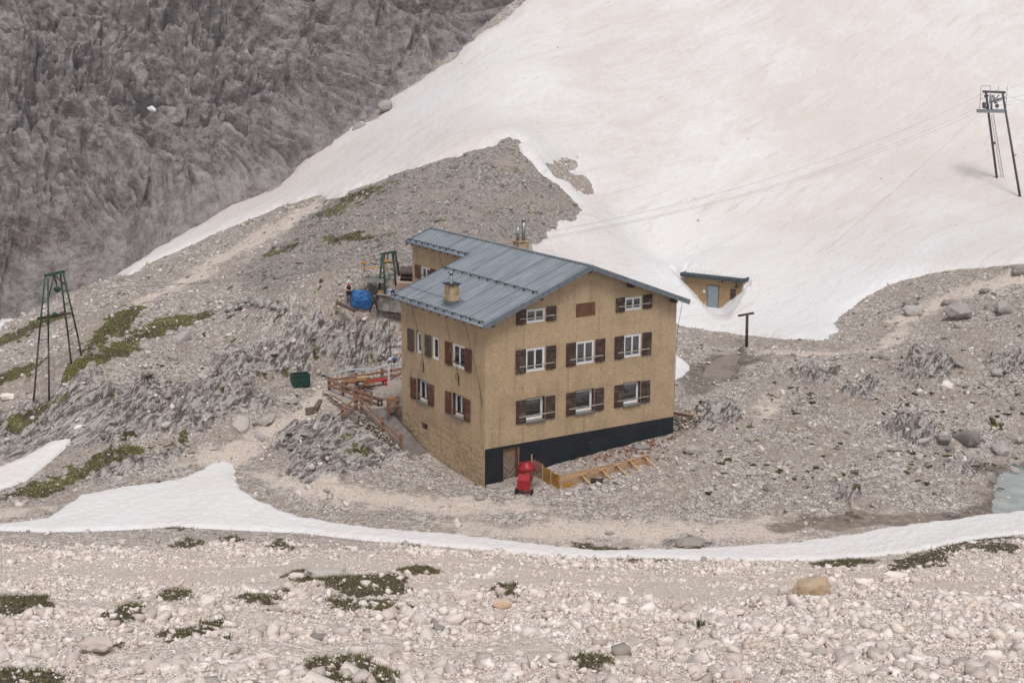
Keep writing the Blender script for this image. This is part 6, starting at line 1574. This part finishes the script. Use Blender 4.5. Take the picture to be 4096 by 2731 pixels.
for i, a in enumerate((
    (819, 318, 38, 1.05, M_ST_G, 'egg shaped grey boulder melting out of the snow under the cliff'),
    (838, 294, 22, .6, M_ST_G, 'small grey rock just above the egg shaped boulder in the snow'),
    (880, 262, 40, .8, M_ST_G, 'rounded dark boulder at the edge between cliff and snow'),
    (1148, 430, 13, 1.2, M_ST_M, 'left of two pale rocks on the upper debris cone'),
    (1201, 432, 13, 1.0, M_ST_M, 'right of two pale rocks on the upper debris cone'),
    (2174, 257, 19, .55, M_ST_M, 'lone grey rock in the snow left of the cableway pylon'),
    (1435, 379, 15, .5, M_ST_G, 'small dark rock lying on the snow right of the debris patch'),
    (2146, 605, 36, .6, M_ST_G, 'dark rock at the upper edge of the right hand snow margin'),
    (2114, 617, 20, .6, M_ST_G, 'small dark rock beside the bigger one on the snow margin'),
    (2098, 712, 62, .6, M_ST_G, 'rounded grey boulder on the right hand slope, left of the broken one'),
    (2090, 692, 42, .55, M_ST_G, 'low grey rock directly behind the rounded boulder on the right slope'),
    (2200, 718, 78, .5, M_ST_G, 'broken pale faced boulder on the right hand slope'),
    (2172, 688, 30, .5, M_ST_G, 'small grey rock just above the broken boulder on the right slope'),
    (2260, 659, 32, .5, M_ST_G, 'flat dark rock high on the right slope'),
    (2340, 618, 50, .7, M_ST_M, 'grey rock cut by the right edge below the snow'),
    (2275, 722, 30, .5, M_ST_G, 'low grey rock near the right edge above the fluted outcrops'),
    (2290, 852, 36, .7, M_ST_G, 'dark slabby rock near the right edge between fluted outcrops'),
    (2175, 885, 38, .8, M_ST_M, 'knobbly grey rock in the middle of the right slope'),
    (2070, 945, 34, .5, M_ST_G, 'flat mossy rock on the right slope below the fluted outcrop'),
    (1592, 1038, 56, .55, M_ST_M, 'pale grey double boulder on the ground right of the formwork'),
    (1645, 1046, 22, .3, M_ST_M, 'flat pale slab right of the double boulder'),
    (1475, 1028, 44, .35, M_ST_G, 'dark slab lying behind the far end of the formwork'),
    (20, 932, 46, .5, M_ST_F, 'pale white boulder at the left edge below the green trestle'),
    (636, 647, 34, .4, M_ST_G, 'dark flat boulder alone on the scree left of the blue sheet'),
    (1310, 1141, 16, .9, M_ST_F, 'white stone on the ground in front of the formwork corner'),
    (990, 1128, 16, .6, M_ST_M, 'grey stone left of the house corner on the gravel'),
    (880, 1187, 12, .8, M_ST_G, 'small dark stone on the gravel above the snow strip'),
    (1405, 1226, 26, .4, M_ST_G, 'grey rock just above the snow strip in the middle'),
    (1590, 1248, 84, .36, M_ST_M, 'wide grey fluted rock touching the snow strip'),
    (2125, 705, 16, .5, M_ST_M, 'small pale rock right of the rounded boulder'),
    (1872, 1358, 118, .6, M_TAN, 'big tan brown boulder on the right foreground scree'),
    (1806, 1358, 36, .9, M_ST_M, 'small grey boulder left of the big tan boulder'),
    (1990, 1340, 70, .5, M_ST_F, 'long pale boulder right of the big tan boulder'),
    (2060, 1322, 90, .35, M_ST_F, 'long pale slab under the dark turf bank on the right'),
    (620, 1532, 66, .62, M_ST_F, 'large pale boulder near the bottom edge, right of its neighbour'),
    (524, 1540, 54, .62, M_ST_F, 'pale angular boulder near the bottom edge, left of its larger neighbour'),
    (930, 1402, 26, 1.3, M_ST_F, 'upright pointed white stone beside the foreground turf'),
    (640, 1410, 44, .6, M_ST_M, 'grey rounded boulder between the foreground turf tufts'),
    (485, 1402, 62, .6, M_ST_M, 'pale grey angular boulder behind the left foreground turf'),
    (760, 1330, 140, .24, M_ST_M, 'wide bluish grey rock slab in the foreground'),
    (690, 1332, 60, .3, M_ST_M, 'dark left end of the bluish rock slab'),
    (230, 1505, 96, .45, M_ST_F, 'long white boulder low on the left foreground'),
    (1705, 1706 - 300, 40, .6, M_ST_F, 'pale boulder in the middle right foreground scree'),
    (1160, 1395, 52, .7, M_TAN, 'brownish boulder beside the dark hole in the foreground'),
    (1080, 1380, 84, .5, M_ST_F, 'broad pale boulder left of the dark hole in the foreground'),
    (2290, 1505, 70, .6, M_ST_F, 'pale boulder low at the right edge of the foreground'),
    (1890, 1500, 40, .8, M_ST_M, 'grey boulder low in the right foreground'),
    (1540, 1480, 56, .7, M_ST_F, 'pale blocky boulder in the centre right foreground'),
    (1700, 1665 - 100, 24, .8, M_TAN, 'small brown stone near the bottom edge'),
    )):
    boulder(*a[:6], 500 + i, up=.25 if i < 8 and i not in (3, 4) else 0)
for u, v, w, l_ in ((342, 262, 24, 'white lump of old snow on the dark cliff face'), (389, 108, 9, 'tiny snow lump under the crack in the cliff')):
    p = hit(u * D, v * D, cbase, 130); px = F_PX / (p[1] - CAM[1]); s = w * D / px / 2
    Vv, Ff = hull_stone(900 + u, 24, 2, 1.0); o = link('snow_lump', new_mesh('snow_lump', Vv * np.array([s, s * .9, s * .75]), Ff), bpy.data.materials['snow_strip_snow']); dirv = (Vector(CAM) - Vector(p)).normalized()
    o.location = Vector(p) + dirv * 1.6; o.rotation_euler = (.3, .5, .2); tag(o, l_, 'snow lump', kind='thing')
# ruined ring of stones and the low corner wall left of the terrace
r_ = np.random.default_rng(5); P = []; S = []
for k in range(150):
    u = r_.uniform(527, 650); v = 730 - 22 * math.sin((u - 527) / 123 * math.pi) ** .7 + r_.normal(0, 3.5); p = on_ground(u * D, v * D); s = r_.uniform(.13, .3); P.append(np.array(p) + np.array([0, 0, s * .3 + r_.uniform(0, .25)])); S.append(s)
tag(link('ruined_wall', pile_mesh('ruined_wall', np.array(P), np.array(S), MIDP, 8), M_ST_G), 'low ruined dry stone wall in an arc above the mossy slope', 'wall')
q0 = [on_ground(1100 + x / 3.1357, 1400 + y / 3.1357) for x, y in ((400, 850), (520, 835), (470, 770))]
b = MB(); b.bar(q0[0] + Vector((0, 0, .1)), q0[1] + Vector((0, 0, .1)), .3, .7); b.bar(q0[1] + Vector((0, 0, .1)), q0[2] + Vector((.5, .8, .1)), .3, .7); tag(b.build('low_wall', simple('brown_masonry', (.17, .13, .105), .95, .4, 5, bump=.04), None, .03), 'low broken corner of brown masonry by the path below the terrace', 'wall')

rk_ = np.random.default_rng(77); nrk = 0
kp = []
for i in range(8):
    v, f = hull_stone(820 + i, 18, 1, 1.0); me = new_mesh('rock', v, f)
    a_ = me.attributes.new('tint', 'FLOAT', 'POINT'); a_.data.foreach_set('value', np.full(len(v), (i * .618) % 1, np.float32)); me.materials.append(M_ST_G if i % 3 else M_ST_M); kp.append(me)
for u0, u1, v0, v1, n, lab in ((1980, 2352, 640, 1100, 34, 'weathered grey rock half sunk in the right hand slope'), (1560, 1980, 880, 1120, 14, 'small grey rock on the open ground between house and pond'), (330, 900, 700, 1060, 34, 'small grey rock poking out of the left hand slope')):
    for k in range(n):
        p = on_ground(rk_.uniform(u0, u1) * D, rk_.uniform(v0, v1) * D); l = w2h(p)
        if -2.6 < l[0] < 14.5 and l[1] > -3.6: continue
        o = bpy.data.objects.new('rock', kp[int(rk_.integers(0, 8))]); COL.objects.link(o); s = .2 * (1 - rk_.uniform(0, .95)) ** -.5
        o.location = p + Vector((0, 0, s * .12)); o.rotation_euler = (rk_.normal(0, .25), rk_.normal(0, .25), rk_.uniform(0, 6.28)); o.scale = (s * 1.25, s, s * .62)
        tag(o, lab, 'rock', 'grey rocks dotted over the slopes')
# ---------------------------------------------------------------- loose stones
def scatter(n, d0, d1, smin, smax, pw, seed, amax=.42):
    r = np.random.default_rng(seed); a = r.uniform(-amax, amax, n); d = np.sqrt(r.uniform(d0 * d0, d1 * d1, n))
    x, y = CAM[0] + a * d, CAM[1] + d; s = np.minimum(smin * (1 - r.uniform(0, .9999, n)) ** (-1 / pw), smax)
    return r, x, y, d, s
r_, X, Y, Dd, S = scatter(350000, 26, 79, .025, .22, 2.3, 21)
Z, rk, g, tf, sa, we, co, sd = ground_z(X, Y, True)
cl = fbm(X * .22, Y * .3, 3, 140) + .5 * fbm(X * .9, Y * .9, 2, 143)
band = sstep(58, 46, Dd) * (.55 + .45 * sstep(-.1, .16, (X - CAM[0]) / Dd))
dens = np.clip(.74 + .5 * cl + .2 * band - .5 * sa, .12, 1) * (1 - .82 * sstep(.3, .7, tf))
k = (r_.uniform(0, 1, len(X)) < dens) & (sdf(STRIP, X, Y, 3) < .15)
S = S * np.clip(.85 + .6 * cl + .1 * band - .35 * sa, .45, 1.4)
X, Y, Z, S, Dd = X[k], Y[k], Z[k], S[k], Dd[k]
vis = np.abs((X - CAM[0]) / Dd) < .325
rank = np.argsort(-(S / Dd) * vis); big = np.zeros(len(S), bool); big[rank[:240]] = True
sm = ~big
P = np.stack([X, Y, Z + S * .22], 1)
mid = sm & (S / Dd > .0024); low = sm & ~mid
st = link('loose_stones', pile_mesh('loose_stones', P[low], S[low], LOWP, 31), M_ST_F); tag(st, 'countless small pale stones covering the foreground slope', 'stones', kind='stuff')
st = link('loose_stones', pile_mesh('loose_stones', P[mid], S[mid], MIDP, 32), M_ST_F); tag(st, 'fist to head sized pale stones strewn over the foreground slope', 'stones', kind='stuff')
protos = []
for i in range(14):
    v, f = hull_stone(700 + i, 11, 0, .85); me = new_mesh('stone', v, f)
    a_ = me.attributes.new('tint', 'FLOAT', 'POINT'); a_.data.foreach_set('value', np.full(len(v), (i * .618) % 1, np.float32)); me.materials.append(M_ST_F if i % 7 else M_ST_M); protos.append(me)
for i in np.nonzero(big)[0]:
    o = bpy.data.objects.new('stone', protos[int(r_.integers(0, 14))]); COL.objects.link(o); s = float(S[i])
    o.location = P[i]; o.rotation_euler = (r_.normal(0, .35), r_.normal(0, .35), r_.uniform(0, 6.28)); o.scale = (s * r_.uniform(1, 1.3), s * r_.uniform(.8, 1.05), s * r_.uniform(.65, .95))
    tag(o, 'pale limestone block among the loose stones of the foreground slope', 'stone', 'larger loose stones on the foreground slope')

r_, X, Y, Dd, S = scatter(185000, 77, 158, .032, .24, 2.35, 22)
Z, rk, g, tf, sa, we, co, sd = ground_z(X, Y, True)
hx = X * CY + Y * SY; hy = -X * SY + Y * CY
cl = fbm(X * .25, Y * .25, 3, 150) + .4 * fbm(X * 1.1, Y * 1.1, 2, 152)
inside = ((hx > -.2) & (hx < 14.2) & (hy > -.3) & (hy < 18)) | ((hx > -2.4) & (hx < 6) & (hy > 5.6) & (hy < 17.3)) | ((hx > 2.8) & (hx < 9.9) & (hy > -3.3) & (hy < 0))
allsn = np.maximum(sd, union([STRIP, PATCH_A, PATCH_B, PATCH_C, PATCH_D], X, Y, 3))
dens = np.clip(.42 + .55 * cl - .3 * sa - .2 * rk - .45 * g - .3 * we + .35 * co, .03, 1)
k = (r_.uniform(0, 1, len(X)) < dens) & (allsn < .0) & ~inside & (Y < np.interp(X, FOOT[:, 0], FOOT[:, 1]))
X, Y, Z, S, co, Dd = X[k], Y[k], Z[k], S[k], co[k], Dd[k]
P = np.stack([X, Y, Z + S * .2], 1); isc = co > .5
tag(link('scree', pile_mesh('scree', P[isc], S[isc], LOWP, 33), M_ST_G), 'dark grey scree of the debris cone behind the house', 'scree', kind='stuff')
tag(link('scree', pile_mesh('scree', P[~isc], S[~isc], LOWP, 34), M_ST_M), 'pale grey scree strewn over the ground around the house', 'scree', kind='stuff')
r_ = np.random.default_rng(9); n = 520; u = r_.normal(1440, 62, n); v = 1028 - (u - 1440) * .22 + r_.normal(0, 13, n); P = []
for a, c in zip(u, v):
    q = at_z(a * D, c * D, .7 + (a - 1400) * .002); l = w2h(q)
    if l[1] < -.15 and not (l[0] < 9.8 and l[1] < -3.0): P.append((q[0], q[1]))
P = np.array(P); zz = ground_z(P[:, 0], P[:, 1]); tag(link('brick_rubble', pile_mesh('brick_rubble', np.column_stack([P, zz + .03]), r_.uniform(.03, .085, len(P)), LOWP, 35), M_ST_R), 'scattered red brick fragments along the foot of the black house base', 'rubble', kind='stuff')

r_ = np.random.default_rng(12); P = []
for k in range(70):
    p = hit(r_.uniform(900, 2340) * D, r_.uniform(5, 600) * D)
    if snow_sd(np.array([p[0]]), np.array([p[1]]))[0] > 2: P.append((p[0], p[1], p[2] + .42))
tag(link('snow_stones', pile_mesh('snow_stones', np.array(P), .05 * (1 - r_.uniform(0, .96, len(P))) ** -.45, LOWP, 36), M_ST_G), 'tiny dark stones scattered over the dusty snow slope', 'stones', kind='stuff')
# ---------------------------------------------------------------- grass and moss
t = NT('alpine_grass'); tn = t.attr('tint')[4]
gcol = t.mix(t.ramp(tn, 0, .5), (.06, .062, .02), (.135, .13, .045)); gcol = t.mix(t.ramp(tn, .5, .9), gcol, (.36, .28, .15))
M_GRASS = t.done(gcol, .8, None, 0, .2)
def blades(name, x, y, z, L, wd, seed, mat):
    r = np.random.default_rng(seed); n = len(x); a = r.uniform(0, 6.28, n); le = L * r.uniform(.5, 1.2, n); ln = r.uniform(.15, .8, n) * le; b_ = r.uniform(0, 6.28, n)
    dx, dy = np.cos(a) * wd / 2, np.sin(a) * wd / 2
    V = np.stack([np.stack([x - dx, y - dy, z - .02], 1), np.stack([x + dx, y + dy, z - .02], 1), np.stack([x + dx * .6 + np.cos(b_) * ln * .35, y + dy * .6 + np.sin(b_) * ln * .35, z + le * .6], 1), np.stack([x - dx * .6 + np.cos(b_) * ln * .35, y - dy * .6 + np.sin(b_) * ln * .35, z + le * .6], 1), np.stack([x + np.cos(b_) * ln, y + np.sin(b_) * ln, z + le], 1)], 1)
    i = np.arange(n)[:, None] * 5; F = np.concatenate([i + np.array([[0, 1, 2]]), i + np.array([[0, 2, 3]]), i + np.array([[3, 2, 4]])])
    me = new_mesh(name, V.reshape(-1, 3), F.astype(np.int32)); ti = np.repeat(np.clip(r.beta(2, 2.4, n), 0, 1), 5).astype(np.float32)
    at_ = me.attributes.new('tint', 'FLOAT', 'POINT'); at_.data.foreach_set('value', ti); return link(name, me, mat)
def fill(polys, per, seed, maskcol, thr, cap=30000):
    r = np.random.default_rng(seed); xs, ys = [], []
    for p in polys:
        lo, hi = p.min(0) - .3, p.max(0) + .3; n = int(min(cap, per * np.prod(hi - lo))); xs.append(r.uniform(lo[0], hi[0], n)); ys.append(r.uniform(lo[1], hi[1], n))
    x, y = np.concatenate(xs), np.concatenate(ys); q = ground_z(x, y, True); m_ = q[maskcol] > thr
    m_ &= (fbm(x * 2.3, y * 2.3, 3, 160) + r.uniform(-.5, .5, len(x)) > -.12)
    return x[m_], y[m_], q[0][m_]
x, y, z = fill(TURF, 420, 51, 3, .45); tag(blades('grass', x, y, z, .13, .014, 52, M_GRASS), 'tufts of short olive and straw coloured grass on dark turf in the foreground', 'grass', kind='stuff')
x, y, z = fill(GRASS, 110, 53, 2, .5); tag(blades('moss', x, y, z, .075, .05, 54, M_GRASS), 'patchy green and brown moss and grass on the left slope', 'moss', kind='stuff')
t = NT('moss_cushion'); mn = t.noise(6, 4)
M_MOSS = t.done(t.mix(t.ramp(mn, .35, .65), (.03, .022, .012), (.085, .085, .02)), .95, t.bump(mn, .05), 0, .1)
r_ = np.random.default_rng(61); n = 520; u = np.concatenate([r_.uniform(1600, 2400, n), r_.uniform(200, 930, 500)]); v = np.concatenate([r_.uniform(780, 1130, n), r_.uniform(720, 1080, 500)]); P = []; S = []
for a, c in zip(u, v):
    q = hit(a * D, c * D)
    l = w2h(q)
    if l[0] < 14.5 and l[1] > -1 and l[0] > -2.5: continue
    P.append(q); S.append(min(.34, .075 * (1 - r_.uniform(0, .98)) ** (-1 / 1.8)))
P = np.array(P); S = np.array(S); q = ground_z(P[:, 0], P[:, 1], True); m_ = (q[7] < -.3) & (q[4] < .5) & (fbm(P[:, 0] * .15, P[:, 1] * .15, 2, 170) > -.25)
P[:, 2] = q[0]; flatp = [(v_ * np.array([1, 1, .45]), f_) for v_, f_ in LOWP]
tag(link('moss', pile_mesh('moss', P[m_], S[m_], flatp, 62, .12), M_MOSS), 'small dark green moss cushions dotted over the ground right and left of the house', 'moss', kind='stuff')
def plant(u, v, hgt, label, seed):
    p = on_ground(u * D, v * D); r = np.random.default_rng(seed); e = empty('alpine_plant', p, 0, label, 'plant')
    b = MB(); l_ = MB()
    for k in range(26):
        a = r.uniform(0, 6.28); rr = r.uniform(0, .17); x_, y_ = rr * math.cos(a), rr * math.sin(a); H = hgt * r.uniform(.6, 1.1)
        tip = Vector((x_ * 1.5, y_ * 1.5, H)); b.tube([(x_, y_, -.02), tip], .006, 5)
        for j in range(9):
            c_ = Vector((x_, y_, 0)).lerp(tip, .25 + .085 * j); aa = r.uniform(0, 6.28); d = Vector((math.cos(aa), math.sin(aa), .5)) * .035; s_ = Vector((-math.sin(aa), math.cos(aa), 0)) * .011
            l_.add([c_, c_ + d * .5 + s_, c_ + d, c_ + d * .5 - s_], [(0, 1, 2, 3)])
    b.build('stem', M_GRASS, e); l_.build('leaves', M_LEAF, e)
M_LEAF = simple('plant_leaf', (.035, .075, .022), .6, .4, 12, bump=None)
plant(1613, 1436, .2, 'small dark green bushy plant alone among the right foreground stones', 71)
plant(526, 1478, .13, 'low green plant among the left foreground stones', 72)
# ---------------------------------------------------------------- thin mountain haze
b = MB(); b.box((-230, -125, -12), (260, 260, 115)); hz = b.build('haze', None)
t = NT('thin_haze'); v = t.n('VolumePrincipled', {'Color': (.93, .95, 1.0, 1), 'Density': .00024, 'Anisotropy': .2}); t.t.links.new(v.outputs[0], t.out.inputs['Volume'])
hz.data.materials.append(t.m); tag(hz, 'thin pale mountain haze over the whole slope', 'haze', kind='stuff')
# ---------------------------------------------------------------- light
SUN_EL, SUN_AZ = R(60), R(170)     # azimuth clockwise from +y
w = bpy.data.worlds.new('World'); sc.world = w; w.use_nodes = True
nt = w.node_tree; nt.nodes.clear()
sky = nt.nodes.new('ShaderNodeTexSky'); sky.sky_type = 'NISHITA'; sky.sun_disc = False
sky.sun_elevation = SUN_EL; sky.sun_rotation = SUN_AZ; sky.altitude = 2500; sky.dust_density = 4.0; sky.air_density = 1.0
hs = nt.nodes.new('ShaderNodeHueSaturation'); hs.inputs['Saturation'].default_value = .16
bg = nt.nodes.new('ShaderNodeBackground'); bg.inputs[1].default_value =   .084
ow = nt.nodes.new('ShaderNodeOutputWorld')
nt.links.new(sky.outputs[0], hs.inputs['Color']); nt.links.new(hs.outputs[0], bg.inputs[0]); nt.links.new(bg.outputs[0], ow.inputs[0])
sl = bpy.data.lights.new('sun', 'SUN'); sl.energy = 1.5; sl.angle = R(24); sl.color = (1, .957, .948)
so = bpy.data.objects.new('sun', sl); COL.objects.link(so)
dv = Vector((math.sin(SUN_AZ) * math.cos(SUN_EL), math.cos(SUN_AZ) * math.cos(SUN_EL), math.sin(SUN_EL)))
so.rotation_euler = dv.to_track_quat('Z', 'Y').to_euler()
vs = sc.view_settings; vs.view_transform = 'Standard'; vs.look = 'None'; vs.gamma = 1; vs.exposure = .83; vs.use_curve_mapping = False
sc.cycles.max_bounces = 6; sc.cycles.diffuse_bounces = 3; sc.cycles.glossy_bounces = 3; sc.cycles.transparent_max_bounces = 8
sc.cycles.use_denoising = True
